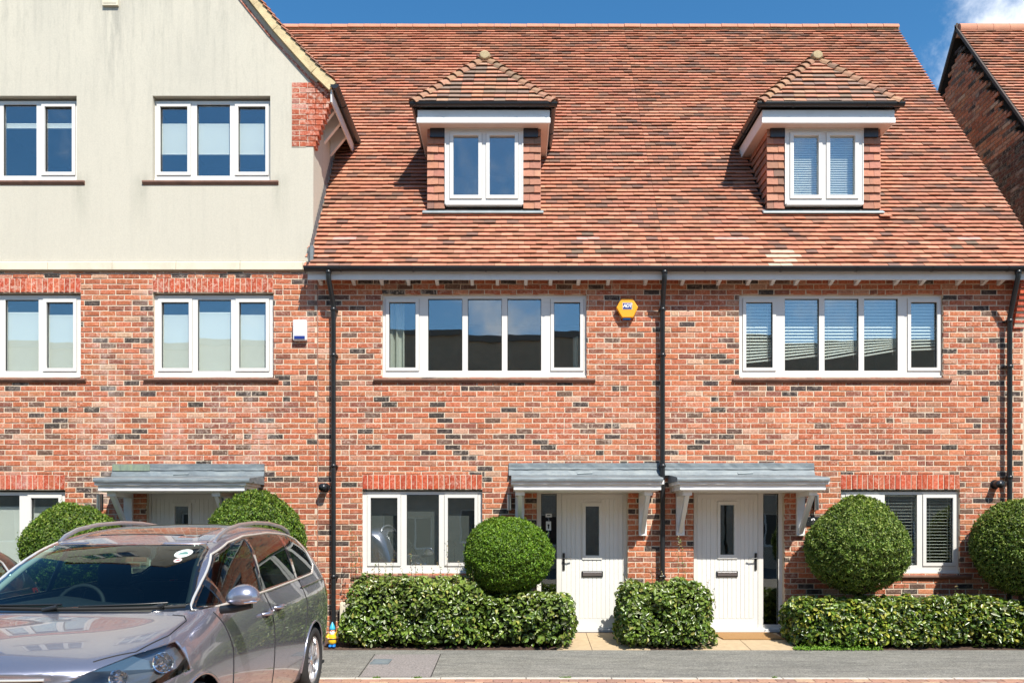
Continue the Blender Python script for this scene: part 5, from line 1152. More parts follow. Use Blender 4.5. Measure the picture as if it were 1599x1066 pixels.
# ------------------------------------------------------------------ the street's other side (seen in the windows and the car paint)
M['oppb'] = pbr('buff_brick', (0.50, 0.40, 0.28), 0.9, var=0.2, scale=3); M['oppr'] = pbr('slate', (0.22, 0.20, 0.17), 0.7)
for i, (x0, x1, h, lab) in enumerate(((-27, -9.2, 9.3, 'long flat fronted block across the street, west part'), (-9.1, 9.1, 9.6, 'flat fronted block across the street directly behind the viewer'), (9.2, 27, 9.3, 'long flat fronted block across the street, east part'))):
    t = thing('opposite_block', lab, 'building', ((x0+x1)/2, -26, -0.2), 'blocks on the other side of the street'); ops = []
    k = int((x1-x0)/3)
    for f in range(3):
        for j in range(k): a = x0+0.9+j*3.0; ops.append((a, a+1.5, 0.7+f*2.9, 2.1+f*2.9))
    m = MB(); m.plate(x0, x1, -0.3, h, ops, -22.0, -22.3); m.box(x0, x1, -30, -22.31, -0.3, 0.2); m.box(x0, x1, -30, -29.9, -0.3, h); m.box(x0, x0+0.1, -29.89, -22.31, -0.3, h); m.box(x1-0.1, x1, -29.89, -22.31, -0.3, h); m.build('wall', M['oppb'], t)
    m = MB(); m.box(x0, x1, -30.1, -21.9, h, h+0.25); m.build('roof', M['oppr'], t)
    for o_ in ops:
        m = MB(); m.plate(o_[0], o_[1], o_[2], o_[3], [(o_[0]+0.07, (o_[0]+o_[1])/2-0.03, o_[2]+0.07, o_[3]-0.07), ((o_[0]+o_[1])/2+0.03, o_[1]-0.07, o_[2]+0.07, o_[3]-0.07)], -22.1, -22.16); wn = m.build('window', M['upvc'], t)
        m = MB(); m.box(o_[0]+0.06, o_[1]-0.06, -22.16, -22.15, o_[2]+0.06, o_[3]-0.06); m.build('pane', M['black'], wn)
# ------------------------------------------------------------------ cars
from mathutils.bvhtree import BVHTree
def car_paint(name, col, flake=0.9, rough=0.28):
    m, nt, L = new_mat(name)
    o = N(nt, 'ShaderNodeOutputMaterial'); b = N(nt, 'ShaderNodeBsdfPrincipled'); L(b.outputs[0], o.inputs[0])
    g = N(nt, 'ShaderNodeNewGeometry'); n = N(nt, 'ShaderNodeTexNoise'); n.inputs['Scale'].default_value = 900; n.inputs['Detail'].default_value = 2; L(g.outputs['Position'], n.inputs[0])
    r = N(nt, 'ShaderNodeMapRange'); r.inputs[3].default_value = 0.8; r.inputs[4].default_value = 1.2; L(n.outputs['Fac'], r.inputs[0])
    c = N(nt, 'ShaderNodeRGB'); c.outputs[0].default_value = (*col, 1); x = N(nt, 'ShaderNodeVectorMath', operation='SCALE'); L(c.outputs[0], x.inputs[0]); L(r.outputs[0], x.inputs['Scale']); L(x.outputs[0], b.inputs['Base Color'])
    b.inputs['Metallic'].default_value = flake; b.inputs['Roughness'].default_value = rough; b.inputs['Coat Weight'].default_value = 1.0; b.inputs['Coat Roughness'].default_value = 0.02; b.inputs['Coat IOR'].default_value = 1.6
    return m
M['cglass'] = glass('tinted_car_glass', (0.55, 0.72, 0.70), -0.01); M['cglass2'] = glass('dark_car_glass', (0.30, 0.42, 0.38), 0.03)
M['chrome'] = pbr('chrome_trim', (0.80, 0.78, 0.72), 0.2, metal=0.55); M['gloss'] = pbr('gloss_black', (0.008, 0.009, 0.010), 0.08, coat=1.0)
M['tyre'] = pbr('tyre_rubber', (0.022, 0.022, 0.022), 0.85, var=0.3, scale=20); M['alloy'] = pbr('alloy', (0.62, 0.62, 0.63), 0.28, metal=0.85); M['cabin'] = pbr('cabin_trim', (0.012, 0.014, 0.016), 0.75); M['seat'] = pbr('seat_cloth', (0.018, 0.019, 0.022), 0.95)
M['cream'] = pbr('roof_lining', (0.45, 0.43, 0.36), 0.9); M['lens'] = glass('lamp_lens', (0.93, 0.95, 0.96), 0.03); M['mirrorf'] = pbr('lamp_reflector', (0.85, 0.86, 0.88), 0.08, metal=1.0); M['lampb'] = pbr('lamp_housing', (0.30, 0.32, 0.34), 0.25, metal=0.8)
ST = [
 [(.18,.60,.20),(.06,.66,.40),(.03,.68,.60),(.06,.66,.72),(.12,.58,.80),(.10,.50,.83),(.08,.40,.85),(.06,.28,.865),(.045,.14,.875),(.04,0,.88)],
 [(.35,.80,.18),(.24,.86,.40),(.22,.87,.60),(.26,.84,.75),(.34,.76,.88),(.30,.66,.91),(.27,.53,.93),(.25,.37,.945),(.235,.19,.955),(.23,0,.96)],
 [(.60,.88,.18),(.60,.925,.42),(.60,.935,.64),(.62,.915,.82),(.70,.83,.965),(.66,.71,.995),(.62,.56,1.015),(.60,.40,1.03),(.58,.2,1.04),(.575,0,1.045)],
 [(1.0,.89,.18),(1.0,.945,.42),(1.0,.955,.68),(1.02,.935,.89),(1.08,.86,1.03),(1.0,.75,1.06),(.95,.58,1.07),(.91,.41,1.075),(.89,.2,1.08),(.885,0,1.08)],
 [(1.3,.89,.2),(1.3,.945,.42),(1.3,.957,.70),(1.3,.94,.91),(1.32,.88,1.065),(1.23,.79,1.10),(1.15,.62,1.112),(1.09,.43,1.115),(1.06,.21,1.118),(1.05,0,1.12)],
 [(1.6,.89,.2),(1.6,.945,.42),(1.6,.957,.71),(1.6,.942,.93),(1.62,.885,1.08),(1.60,.81,1.27),(1.54,.68,1.37),(1.48,.47,1.39),(1.45,.22,1.40),(1.44,0,1.405)],
 [(2.1,.89,.2),(2.1,.945,.42),(2.1,.957,.72),(2.1,.942,.95),(2.1,.885,1.095),(2.08,.81,1.38),(2.02,.69,1.555),(1.95,.48,1.56),(1.92,.24,1.565),(1.91,0,1.57)],
 [(2.5,.89,.2),(2.5,.945,.42),(2.5,.957,.73),(2.5,.942,.965),(2.5,.885,1.11),(2.5,.815,1.40),(2.5,.71,1.61),(2.45,.53,1.65),(2.42,.27,1.655),(2.40,0,1.66)],
 [(3.1,.89,.2),(3.1,.945,.42),(3.1,.957,.75),(3.1,.944,.99),(3.1,.885,1.13),(3.1,.815,1.41),(3.1,.715,1.635),(3.1,.54,1.685),(3.1,.28,1.70),(3.1,0,1.705)],
 [(3.75,.89,.2),(3.75,.945,.42),(3.75,.957,.77),(3.75,.944,1.01),(3.75,.885,1.16),(3.75,.81,1.40),(3.75,.70,1.61),(3.75,.53,1.67),(3.75,.28,1.69),(3.75,0,1.695)],
 [(4.3,.88,.22),(4.3,.93,.44),(4.3,.95,.79),(4.3,.935,1.04),(4.3,.87,1.19),(4.28,.79,1.38),(4.25,.67,1.54),(4.25,.51,1.61),(4.25,.27,1.64),(4.25,0,1.645)],
 [(4.62,.82,.25),(4.66,.87,.45),(4.68,.89,.78),(4.66,.88,1.03),(4.60,.82,1.19),(4.54,.73,1.36),(4.47,.62,1.49),(4.44,.47,1.565),(4.43,.25,1.595),(4.43,0,1.60)],
 [(4.70,.70,.28),(4.75,.76,.46),(4.77,.78,.78),(4.75,.77,1.00),(4.68,.72,1.17),(4.60,.64,1.34),(4.53,.54,1.46),(4.50,.41,1.53),(4.49,.22,1.555),(4.49,0,1.56)]]
def make_car(name, lab, cat, X0, Y0, Z0, paint, zs=1.0, ls=1.0, rails=True, group=None, detail=True):
    car = thing(name, lab, cat, (X0, Y0+2.4*ls, Z0), group)
    WX, WF, WR, RW = 0.0, 0.95, 3.80, 0.335
    T = lambda x, y, z: (X0+y, Y0+x*ls, Z0+(z if z < 1.0 else 1.0+(z-1.0)*zs))
    bm = bmesh.new(); K = 10; rows = []
    for st in ST:
        r = [bm.verts.new(p) for p in st]; l = [bm.verts.new((p[0], -p[1], p[2])) for p in st[:-1]]
        rows.append(l+r[::-1])          # left sill ... centre ... right sill
    n = 2*K-1
    for i in range(len(rows)-1):
        for k in range(n-1): bm.faces.new((rows[i][k], rows[i][k+1], rows[i+1][k+1], rows[i+1][k]))
    for r, fl in ((rows[0], False), (rows[-1], True)):
        for k in range(K-1):
            a = [r[k], r[k+1], r[n-2-k], r[n-1-k]]
            if k == K-2: a = [r[k], r[k+1], r[n-1-k]]
            bm.faces.new(a[::-1] if fl else a)
    bmesh.ops.recalc_face_normals(bm, faces=bm.faces)
    me = bpy.data.meshes.new('cage'); bm.to_mesh(me); bm.free(); ob = bpy.data.objects.new('cage', me); C.objects.link(ob)
    ss = ob.modifiers.new('s', 'SUBSURF'); ss.levels = 3; ss.render_levels = 3
    dg = bpy.context.evaluated_depsgraph_get(); fine = bpy.data.meshes.new_from_object(ob.evaluated_get(dg)); bpy.data.objects.remove(ob); bpy.data.meshes.remove(me)
    bm = bmesh.new(); bm.from_mesh(fine); bm.faces.ensure_lookup_table(); bvh = BVHTree.FromBMesh(bm)
    def sgn(f): return f.calc_center_median()
    def cut(cands, poly, ax, keepmat, extra=None):
        """poly: convex list of 2D points on axes ax; returns faces inside"""
        c0 = Vector((sum(p[0] for p in poly)/len(poly), sum(p[1] for p in poly)/len(poly)))
        fs = list(cands)
        planes = []
        for i in range(len(poly)):
            p, q = Vector(poly[i]), Vector(poly[(i+1) % len(poly)]); e = q-p; nn = Vector((e.y, -e.x)).normalized()
            if (c0-p).dot(nn) > 0: nn = -nn
            co = Vector((0, 0, 0)); no = Vector((0, 0, 0)); co[ax[0]], co[ax[1]] = p; no[ax[0]], no[ax[1]] = nn; planes.append((co, no))
        for co, no in planes+(extra or []):
            geom = list({v for f in fs for v in f.verts})+list({e for f in fs for e in f.edges})+fs
            tag = set(fs)
            r = bmesh.ops.bisect_plane(bm, geom=geom, dist=1e-5, plane_co=co, plane_no=no)
            newf = [g_ for g_ in r['geom'] if isinstance(g_, bmesh.types.BMFace) and g_.is_valid]
            fs = [f for f in newf if (f.calc_center_median()-co).dot(no) < 0]
        for f in fs: f.material_index = keepmat
        return fs
    paintf = lambda cond: [f for f in bm.faces if f.material_index == 0 and cond(f.calc_center_median(), f.normal)]
    circ = lambda cx, cz, r: [(cx+r*math.cos(2*math.pi*k/28), cz+r*math.sin(2*math.pi*k/28)) for k in range(28)]
    for s in (-1, 1):
        for wx in (WF, WR): cut(paintf(lambda c, n_: c.y*s > 0.6 and c.z < 0.85 and abs(c.x-wx) < 0.6), circ(wx, 0.345, 0.375), (0, 2), 9)
    DLO = [(1.20, 1.098), (1.50, 1.275), (1.82, 1.455), (2.14, 1.54), (2.47, 1.588), (3.07, 1.612), (3.65, 1.595), (3.98, 1.54), (4.12, 1.41), (4.14, 1.27), (3.95, 1.19), (2.6, 1.137)]
    subs = [([(1.27, 1.122), (1.49, 1.25), (1.52, 1.108)], 2), ([(1.59, 1.125), (1.58, 1.305), (1.83, 1.437), (2.14, 1.518), (2.43, 1.562), (2.32, 1.145)], 2),
            ([(2.39, 1.15), (2.50, 1.572), (3.07, 1.595), (3.33, 1.588), (3.32, 1.18)], 3), ([(3.41, 1.188), (3.44, 1.583), (3.64, 1.577), (3.96, 1.522), (4.09, 1.40), (4.11, 1.28), (3.94, 1.21)], 3)]
    for s in (-1, 1):
        cut(paintf(lambda c, n_: c.y*s > 0.55 and 0.9 < c.x < 4.3 and c.z > 1.0), DLO, (0, 2), 1, None)
        for poly, mi in subs: cut([f for f in bm.faces if f.material_index == 1 and f.calc_center_median().y*s > 0.5], poly, (0, 2), mi)
    cut(paintf(lambda c, n_: c.x < 2.1 and c.z > 1.08 and n_.x < -0.2), [(-.765, 1.105), (.765, 1.105), (.625, 1.50), (.57, 1.535), (-.57, 1.535), (-.625, 1.50)], (1, 2), 1)
    cut([f for f in bm.faces if f.material_index == 1 and abs(f.calc_center_median().y) < 0.82 and f.calc_center_median().x < 2.1 and f.normal.x < -0.2 and abs(f.normal.y) < 0.75], [(-.735, 1.140), (.735, 1.140), (.60, 1.50), (.55, 1.522), (-.55, 1.522), (-.60, 1.50)], (1, 2), 4)
    cut(paintf(lambda c, n_: c.z > 1.55 and n_.z > 0.7), [(2.12, -.46), (2.12, .46), (3.95, .47), (3.95, -.47)], (0, 1), 5)
    cut(paintf(lambda c, n_: c.x > 4.2 and n_.x > 0.3), [(-.56, 1.14), (.56, 1.14), (.50, 1.46), (-.50, 1.46)], (1, 2), 3)
    for s in (-1, 1):
        cut(paintf(lambda c, n_: c.x < 1.0 and c.y*s > 0.3 and 0.5 < c.z < 1.05), [(s*.52, .81), (s*.62, .868), (s*.74, .925), (s*.86, .955), (s*.96, .93), (s*.96, .79), (s*.86, .735), (s*.62, .715), (s*.53, .745)], (1, 2), 6, [(Vector((0.80, 0, 0.9)), Vector((1, 0, 0.15)).normalized())])
    cut(paintf(lambda c, n_: c.x < 0.4 and abs(c.y) < 0.6 and n_.x < -0.3), [(-.45, .70), (.45, .70), (.45, .80), (.38, .84), (-.38, .84), (-.45, .80)], (1, 2), 7)
    cut(paintf(lambda c, n_: c.x < 0.5 and abs(c.y) < 0.7 and n_.x < -0.3), [(-.55, .30), (.55, .30), (.50, .50), (-.50, .50)], (1, 2), 7)
    names = {0: ('body', paint), 1: ('window_surround', M['gloss']), 2: ('side_window', M['cglass']), 3: ('rear_window', M['cglass2']), 4: ('windscreen', M['cglass']), 5: ('sunroof', M['gloss']), 6: ('headlamp_lens', M['lens']), 7: ('grille', M['gloss'])}
    bm.normal_update()
    vn = {v.index: None for v in bm.verts}
    bm.verts.index_update(); allv = [v.co.copy() for v in bm.verts]; alln = [v.normal.copy() for v in bm.verts]
    faces = {}
    for f in bm.faces: faces.setdefault(f.material_index, []).append([v.index for v in f.verts])
    def islands(fl):
        par = {}
        def find(a):
            while par.setdefault(a, a) != a: par[a] = par[par[a]]; a = par[a]
            return a
        for f in fl:
            for v in f[1:]: par[find(v)] = find(f[0])
        g_ = {}
        for f in fl: g_.setdefault(find(f[0]), []).append(f)
        return list(g_.values())
    o_ = W[car]; body = None; objs = {}
    for mi in sorted(faces):
        if mi == 9: continue
        for isl in ([faces[mi]] if mi in (0,) else islands(faces[mi])):
            used = sorted({v for f in isl for v in f}); mp_ = {v: i for i, v in enumerate(used)}; off = {5: 0.0, 6: 0.004}.get(mi, 0.0)
            vs = []
            for v in used:
                p = allv[v]+alln[v]*off; q = T(p.x, p.y, p.z); vs.append((q[0]-o_.x, q[1]-o_.y, q[2]-o_.z))
            me = bpy.data.meshes.new(names[mi][0]); me.from_pydata(vs, [], [[mp_[v] for v in f][::-1] for f in isl]); me.update()
            me.polygons.foreach_set('use_smooth', [True]*len(me.polygons)); me.materials.append(names[mi][1])
            me.normals_split_custom_set_from_vertices([(alln[v].y, alln[v].x, alln[v].z) for v in used])
            parent = car
            o = bpy.data.objects.new(names[mi][0], me); link(o, car)
            sol = o.modifiers.new('thick', 'SOLIDIFY'); sol.thickness = 0.004 if mi in (2, 3, 4, 6) else 0.008; sol.offset = -1
            if mi in (2, 3, 4, 6): o.modifiers.remove(sol)
            objs.setdefault(mi, []).append(o)
            if mi == 0: body = o
    def side(x, z, s=1, off=0.0):
        h = bvh.ray_cast(Vector((x, 3*s, z)), Vector((0, -s, 0)))
        return (h[0]+Vector((0, s*off, 0))) if h[0] else Vector((x, 0.9*s, z))
    def topp(x, y, off=0.0):
        h = bvh.ray_cast(Vector((x, y, 3)), Vector((0, 0, -1))); return h[0]+Vector((0, 0, off))
    def front(y, z, off=0.0):
        h = bvh.ray_cast(Vector((-2, y, z)), Vector((1, 0, 0))); return (h[0]+Vector((-off, 0, 0))) if h[0] else Vector((0, y, z))
    def dens(pts, n=6, closed=False):
        out = []; m_ = len(pts)
        for i in range(m_ if closed else m_-1):
            a, b_ = Vector(pts[i]), Vector(pts[(i+1) % m_])
            for k in range(n): out.append(tuple(a+(b_-a)*k/n))
        if not closed: out.append(tuple(pts[-1]))
        return out
    def line(pts3, r, mat, name, closed=False, n=6):
        m = MB(); m.tube([T(*p) for p in pts3], r, n, closed=closed); return m.build(name, mat, body if name == 'shut_line' else car)
    for s in (-1, 1):
        line([side(x, z, s, 0.002) for x, z in dens(DLO, 5, True)], 0.010, M['chrome'], 'window_trim', True)
        for pts in ([(1.36, 1.075), (1.42, .98), (1.50, .80), (1.50, .40), (1.46, .24)], [(2.38, 1.13), (2.44, 1.0), (2.46, .8), (2.46, .24)], [(3.42, 1.18), (3.52, .95), (3.46, .74), (3.36, .60)]):
            line([side(x, z, s, 0.0005) for x, z in dens(pts, 8)], 0.0042, M['rubber'], 'shut_line')
        line([side(x, z, s, 0.002) for x, z in dens([(3.42, 1.085), (4.35, 1.12)], 10)], 0.011, M['gloss'], 'door_rail')
        for wx in (WF, WR):
            line([side(wx+0.378*math.cos(a), 0.345+0.378*math.sin(a), s, 0.0) for a in np.linspace(-0.2, math.pi+0.2, 40)], 0.011, paint, 'wheel_arch_lip')
            m = MB(); q = 24; vs = []
            for yy in (0.86, 0.60):
                for k in range(q+1): a = math.pi*k/q; vs.append(T(wx+0.385*math.cos(a), s*yy, 0.345+0.385*math.sin(a)))
            vs += [T(wx, s*0.60, 0.345)]
            m.add(vs, [(k, k+1, q+2+k, q+1+k) for k in range(q)]+[(q+1+k, q+2+k, 2*q+2) for k in range(q)]); m.build('arch_liner', M['cabin'], car)
            # wheel
            wc = Vector(T(wx, s*0.93, RW)); R1 = RW*1.0; m = MB(); q = 40; prof = [(R1-0.10, 0.0), (R1-0.095, 0.012), (R1-0.05, 0.022), (R1-0.02, 0.012), (R1-0.003, -0.012), (R1, -0.04), (R1, -0.17), (R1-0.02, -0.20), (R1-0.10, -0.20)]
            vs = []
            for k in range(q):
                a = 2*math.pi*k/q
                for (r, w_) in prof: vs.append((wc.x+s*w_, wc.y+r*math.cos(a), wc.z+r*math.sin(a)))
            p_ = len(prof); m.add(vs, [(k*p_+j, ((k+1) % q)*p_+j, ((k+1) % q)*p_+j+1, k*p_+j+1) for k in range(q) for j in range(p_-1)], sm=True)
            wh = m.build('wheel', M['tyre'], car)
            m = MB(); vs = []; prof = [(R1-0.10, 0.002), (R1-0.108, 0.004), (R1-0.116, -0.01), (R1-0.125, -0.16)]
            for k in range(q):
                a = 2*math.pi*k/q
                for (r, w_) in prof: vs.append((wc.x+s*w_, wc.y+r*math.cos(a), wc.z+r*math.sin(a)))
            p_ = 4; m.add(vs, [(k*p_+j, ((k+1) % q)*p_+j, ((k+1) % q)*p_+j+1, k*p_+j+1) for k in range(q) for j in range(p_-1)], sm=True); m.build('rim', M['alloy'], wh)
            m = MB(); m.tube([(wc.x-s*0.09, wc.y, wc.z), (wc.x-s*0.085, wc.y, wc.z)], 0.14, 24); m.build('brake_disc', M['steel'], wh)
            for k in range(5):
                a = 2*math.pi*k/5+math.pi/2; m = MB()
                for e in (-1, 1):
                    P0 = (0.045, e*0.012); P1 = (R1-0.112, e*0.058); w0, w1 = 0.018, 0.013; vs = []
                    for (r, t_), w_, dp in ((P0, w0, -0.012), ((P0[0]*0.5+P1[0]*0.5, P0[1]*0.4+P1[1]*0.6), 0.015, -0.004), (P1, w1, -0.014)):
                        for (dt, dx) in ((-w_, dp-0.03), (-w_*0.7, dp), (w_*0.7, dp), (w_, dp-0.03)):
                            yy, zz = r*math.cos(a)-(t_+dt)*math.sin(a), r*math.sin(a)+(t_+dt)*math.cos(a); vs.append((wc.x+s*dx, wc.y+yy, wc.z+zz))
                    m.add(vs, [(i*4+j, i*4+j+1, (i+1)*4+j+1, (i+1)*4+j) for i in range(2) for j in range(3)])
                m.build('spoke', M['alloy'], wh)
            m = MB(); m.tube([(wc.x-s*0.03, wc.y, wc.z), (wc.x-s*0.004, wc.y, wc.z), (wc.x+s*0.0, wc.y, wc.z)], [0.055, 0.05, 0.03], 20); m.build('hub_cap', M['alloy'], wh)
        # door handles, mirror
        for hx, hz in ((2.30, 0.965), (2.62, 0.985)):
            p = side(hx, hz, s); m = MB(); m.tube([T(p.x-0.10, p.y, p.z), T(p.x-0.09, p.y+s*0.035, p.z+0.003), T(p.x, p.y+s*0.045, p.z+0.004), T(p.x+0.09, p.y+s*0.035, p.z+0.003), T(p.x+0.10, p.y, p.z)], [0.012, 0.015, 0.017, 0.015, 0.012], 10); hd = m.build('door_handle', paint, car)
            m = MB(); m.tube([T(p.x-0.05, p.y-s*0.03, p.z-0.01), T(p.x-0.02, p.y+s*0.002, p.z-0.01), T(p.x+0.05, p.y+s*0.002, p.z-0.01)], [0.02, 0.032, 0.02], 12); m.build('handle_recess', M['rubber'], hd)
        cx, cy, cz = 1.40, s*1.055, 1.165; m = MB(); u, v = 20, 12; vs = []
        for i in range(v+1):
            for j in range(u):
                a, b_ = math.pi*i/v, 2*math.pi*j/u; dy, dz, dx = math.cos(a), math.sin(a)*math.sin(b_), math.sin(a)*math.cos(b_)
                x_ = dx*(0.095 if dx < 0 else 0.035); sq = 1 if abs(dz) < 0.01 else 1
                vs.append(T(cx+x_, cy+dy*0.118*(1.0), cz+(dz*0.100 if dz > 0 else dz*0.050)+(dy*s*0.008)))
        m.add(vs, [(i*u+j, (i+1)*u+j, (i+1)*u+(j+1) % u, i*u+(j+1) % u) for i in range(v) for j in range(u)], sm=True); mr = m.build('door_mirror', paint, car)
        m = MB(); m.tube([T(cx+0.0, s*0.90, 1.085), T(cx-0.01, s*1.0, 1.098), T(cx-0.01, s*1.12, 1.115)], [0.03, 0.032, 0.02], 10); m.build('mirror_arm', M['black'], mr)
        m = MB(); vs = [T(cx+0.037, cy+s*0.10*math.cos(a), cz+0.012+0.055*math.sin(a)) for a in np.linspace(0, 2*math.pi, 20, endpoint=False)]; m.add(vs, [tuple(range(20))]); m.build('mirror_glass', M['mirrorf'], mr)
        m = MB(); m.tube([T(cx-0.075, cy+s*0.03, cz-0.025), T(cx-0.05, cy+s*0.11, cz-0.018)], 0.008, 8); m.build('indicator', M['mirrorf'], mr)
        if rails:
            pts = []; xs = [2.05, 2.13, 2.30, 2.6, 3.0, 3.4, 3.8, 4.0, 4.08]; hs = [0.0, 0.025, 0.045, 0.052, 0.052, 0.052, 0.045, 0.03, 0.0]
            for x, h in zip(xs, hs): p = topp(x, s*0.605); pts.append(T(p.x, p.y, p.z+h))
            m = MB(); m.tube(pts, [0.014, 0.018, 0.018, 0.017, 0.017, 0.017, 0.018, 0.018, 0.014], 12); m.build('roof_rail', M['alloy'], car)
        # bonnet shut line
        line([topp(x, s*y, 0.0005) for x, y in dens([(.30, .60), (.50, .74), (.80, .80), (1.06, .80), (1.11, .765), (1.08, .70)], 6)], 0.004, M['rubber'], 'shut_line')
        # headlamps
        m = MB(); c3 = front(s*0.70, 0.82)
        hl = []
        for y, z in ((.49, .745), (.60, .72), (.84, .745), (.90, .80), (.90, .90), (.84, .935), (.73, .905), (.60, .85), (.49, .80)): p = front(s*y, z); hl.append(T(p.x+0.11 if y < 0.8 else p.x+0.09, p.y-s*0.02, p.z))
        m.add(hl, [tuple(range(len(hl)))]); hh = m.build('headlamp', M['lampb'], car)
        for (y, z, r) in ((.735, .815, .052), (.855, .855, .062)):
            p = front(s*y, z); cc = Vector(T(p.x+0.08, p.y, p.z)); m = MB(); q = 24; vs = []
            for e, (rr, dx) in enumerate(((1.0, -0.045), (0.93, -0.04), (0.75, 0.0), (0.4, 0.03), (0.1, 0.035))):
                for k in range(q): a = 2*math.pi*k/q; fl = 1+(0.03 if k % 2 else -0.03)*(e in (2, 3)); vs.append((cc.x+rr*r*math.cos(a)*fl, cc.y+dx, cc.z+rr*r*math.sin(a)*fl))
            m.add(vs, [(e*q+k, e*q+(k+1) % q, (e+1)*q+(k+1) % q, (e+1)*q+k) for e in range(4) for k in range(q)]); m.build('reflector', M['mirrorf'], hh)
            m = MB(); m.tube([(cc.x, cc.y+0.02, cc.z), (cc.x, cc.y-0.02, cc.z)], 0.010, 10); m.build('bulb', M['mirrorf'], hh)
        # rear lamps
        pts = [front(0, 0)]; m = MB()
        vs = []
        for z in (0.92, 1.02, 1.12):
            for x in (4.40, 4.52, 4.64): p = side(x, z, s, 0.004); vs.append(T(p.x, p.y, p.z))
        m.add(vs, [(0, 1, 4, 3), (1, 2, 5, 4), (3, 4, 7, 6), (4, 5, 8, 7)]); m.build('rear_lamp', pbr('red_lens', (0.35, 0.01, 0.01), 0.15, coat=1), car)
        # seats
        for x, w_ in ((2.05, 0.40), (2.95, 0.38)):
            m = MB(); y = s*w_; m.prism([(x-0.28, 0.50), (x-0.28, 0.62), (x+0.22, 0.60), (x+0.38, 1.16), (x+0.50, 1.14), (x+0.36, 0.48)], 'x', y-0.24, y+0.24)
            m.v = [T(v[1], v[0], v[2]) for v in m.v]; st_ = m.build('seat', M['seat'], car, bevel=0.05, seg=3)
            m = MB(); m.prism([(x+0.38, 1.17), (x+0.40, 1.37), (x+0.49, 1.37), (x+0.50, 1.17)], 'x', y-0.13, y+0.13); m.v = [T(v[1], v[0], v[2]) for v in m.v]; m.build('headrest', M['seat'], st_, bevel=0.04, seg=3)
    # cowl, wipers, dash, wheel, lining, floor
    line([front(y, 1.128, 0.004) for y in np.linspace(-.725, .725, 24)], 0.012, M['rubber'], 'windscreen_seal')
    for (ya, yb) in ((-0.62, -0.02), (0.10, 0.62)):
        m = MB(); pts = [];
        for f in np.linspace(0, 1, 8): p = front(ya+(yb-ya)*f, 1.142+0.012*f, 0.012); pts.append(T(*p))
        m.tube(pts, 0.007, 6); wp = m.build('wiper', M['black'], car)
        p = front(yb, 1.136, 0.02); m = MB(); m.tube([T(p.x-0.015, yb-0.09, p.z-0.015), T(p.x-0.01, yb, p.z+0.005)], 0.016, 8); m.build('wiper_arm', M['black'], wp)
    m = MB(); ds = []
    for y in np.linspace(-0.78, 0.78, 13):
        e = 0.10*math.exp(-((y+0.38)/0.22)**2)
        ds += [(1.12+0.16*abs(y)**2, y, 1.085), (1.45, y, 1.105+e*0.5), (1.72, y, 1.10+e*0.55), (1.80, y, 1.03), (1.78, y, 0.6)]
    m.add([T(*p) for p in ds], [(i*5+j, (i+1)*5+j, (i+1)*5+j+1, i*5+j+1) for i in range(12) for j in range(4)], sm=True); m.build('dashboard', M['cabin'], car)
    m = MB(); pts = [T(1.92+0.07*math.sin(a), -0.38+0.185*math.cos(a), 1.04+0.17*math.sin(a)) for a in np.linspace(0, 2*math.pi, 28, endpoint=False)]; m.tube(pts, 0.016, 8, closed=True)
    for a in (0.2, math.pi-0.2, -math.pi/2): m.tube([T(1.90, -0.38, 1.03), T(1.92+0.07*math.sin(a), -0.38+0.18*math.cos(a), 1.04+0.165*math.sin(a))], 0.014, 6)
    m.build('steering_wheel', M['cabin'], car)
    m = MB(); m.box(-0.75, 0.75, 1.05, 4.5, 0.30, 0.32); m.box(-0.86, 0.86, 0.35, 4.55, 0.18, 0.21); m.v = [T(v[1], v[0], v[2]) for v in m.v]; m.build('floor_pan', M['cabin'], car)
    m = MB(); vs = []
    for x in np.linspace(2.05, 4.2, 8):
        for y in np.linspace(-0.6, 0.6, 7): p = topp(x, y, -0.05); vs.append(T(*p))
    m.add(vs, [(i*7+j, (i+1)*7+j, (i+1)*7+j+1, i*7+j+1) for i in range(7) for j in range(6)], sm=True); m.build('roof_lining', M['cream'], car)
    for s in (-1, 1):
        m = MB(); pts = [];
        for f in np.linspace(0, 1, 6): y = s*(0.79-0.15*f); z = 1.13+0.40*f; p = front(y-s*0.07, z); pts.append(T(p.x+0.07, y-s*0.075, z))
        m.tube(pts, 0.022, 8); m.build('pillar_trim', M['cream'] if s < 0 else M['cabin'], car)
    m = MB(); m.box(-0.13, 0.13, 1.98, 2.01, 1.43, 1.50); m.v = [T(v[1], v[0], v[2]) for v in m.v]; m.build('rear_view_mirror', M['cabin'], car, bevel=0.015)
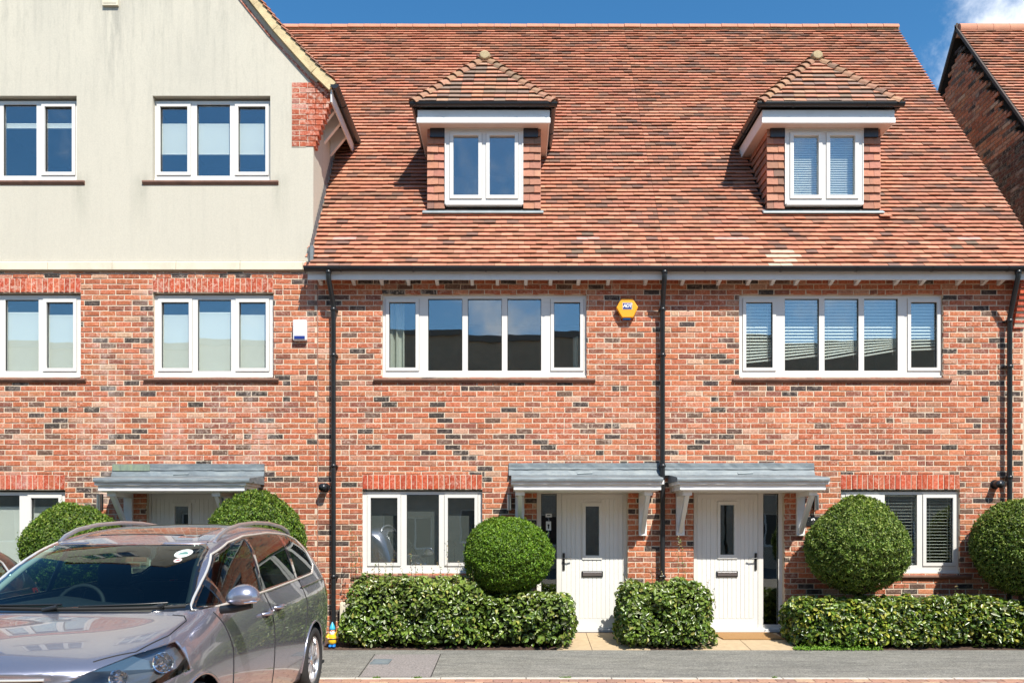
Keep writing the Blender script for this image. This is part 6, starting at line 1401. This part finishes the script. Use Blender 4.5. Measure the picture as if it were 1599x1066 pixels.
    if detail:
        for (y, z, ry, rz, mt, nm) in ((0.50, 1.468, 0.054, 0.028, 'stk1', 'windscreen_sticker'), (0.505, 1.422, 0.024, 0.014, 'stk2', 'windscreen_sticker')):
            if mt not in M: M[mt] = pbr(mt, (0.62, 0.68, 0.63) if mt == 'stk1' else (0.66, 0.55, 0.52), 0.5)
            m = MB(); vs = []
            for a in np.linspace(0, 2*math.pi, 24, endpoint=False): p = front(y+ry*math.cos(a), z+rz*math.sin(a), 0.003); vs.append(T(*p))
            m.add(vs, [tuple(range(24))]); so_ = m.build(nm, M[mt], car)
            m = MB(); vs = []; q = 0.45
            for (a, b_) in ((-0.6, -0.25), (0.6, -0.2), (0.5, 0.2), (0.1, 0.45), (-0.4, 0.2)): p = front(y+ry*a, z+rz*b_, 0.005); vs.append(T(*p))
            if 'stk3' not in M: M['stk3'] = pbr('sticker_print', (0.10, 0.22, 0.20), 0.5); M['stk4'] = pbr('sticker_print_red', (0.5, 0.08, 0.1), 0.5)
            m.add(vs, [tuple(range(5))]); m.build('sticker_print', M['stk3'] if mt == 'stk1' else M['stk4'], so_)
        m = MB(); p = front(0, 0.62, 0.02); m.box(-0.26, 0.26, p.x-0.01, p.x, 0.56, 0.67); m.v = [T(v[1], v[0], v[2]) for v in m.v]; m.build('number_plate', M['white'], car, bevel=0.004)
        line([front(y, 0.845-0.02*abs(y), 0.006) for y in np.linspace(-.42, .42, 20)], 0.008, M['chrome'], 'grille_bar')
        p = front(0, 0.77, 0.0)
    bm.free(); bpy.data.meshes.remove(fine)
    return car
make_car('people_carrier', 'silver grey people carrier parked nose out in the left foreground, with roof rails and sunroof', 'car', -2.93, -6.97, -0.2, car_paint('silver_paint', (0.32, 0.325, 0.39), 0.75, 0.27), group=None)
make_car('parked_hatchback', 'dark hatchback mostly out of frame at the left edge behind the silver car', 'car', -5.33, -7.75, -0.2, car_paint('dark_paint', (0.02, 0.016, 0.018), 0.5, 0.3), zs=0.84, ls=0.90, rails=False, detail=False)
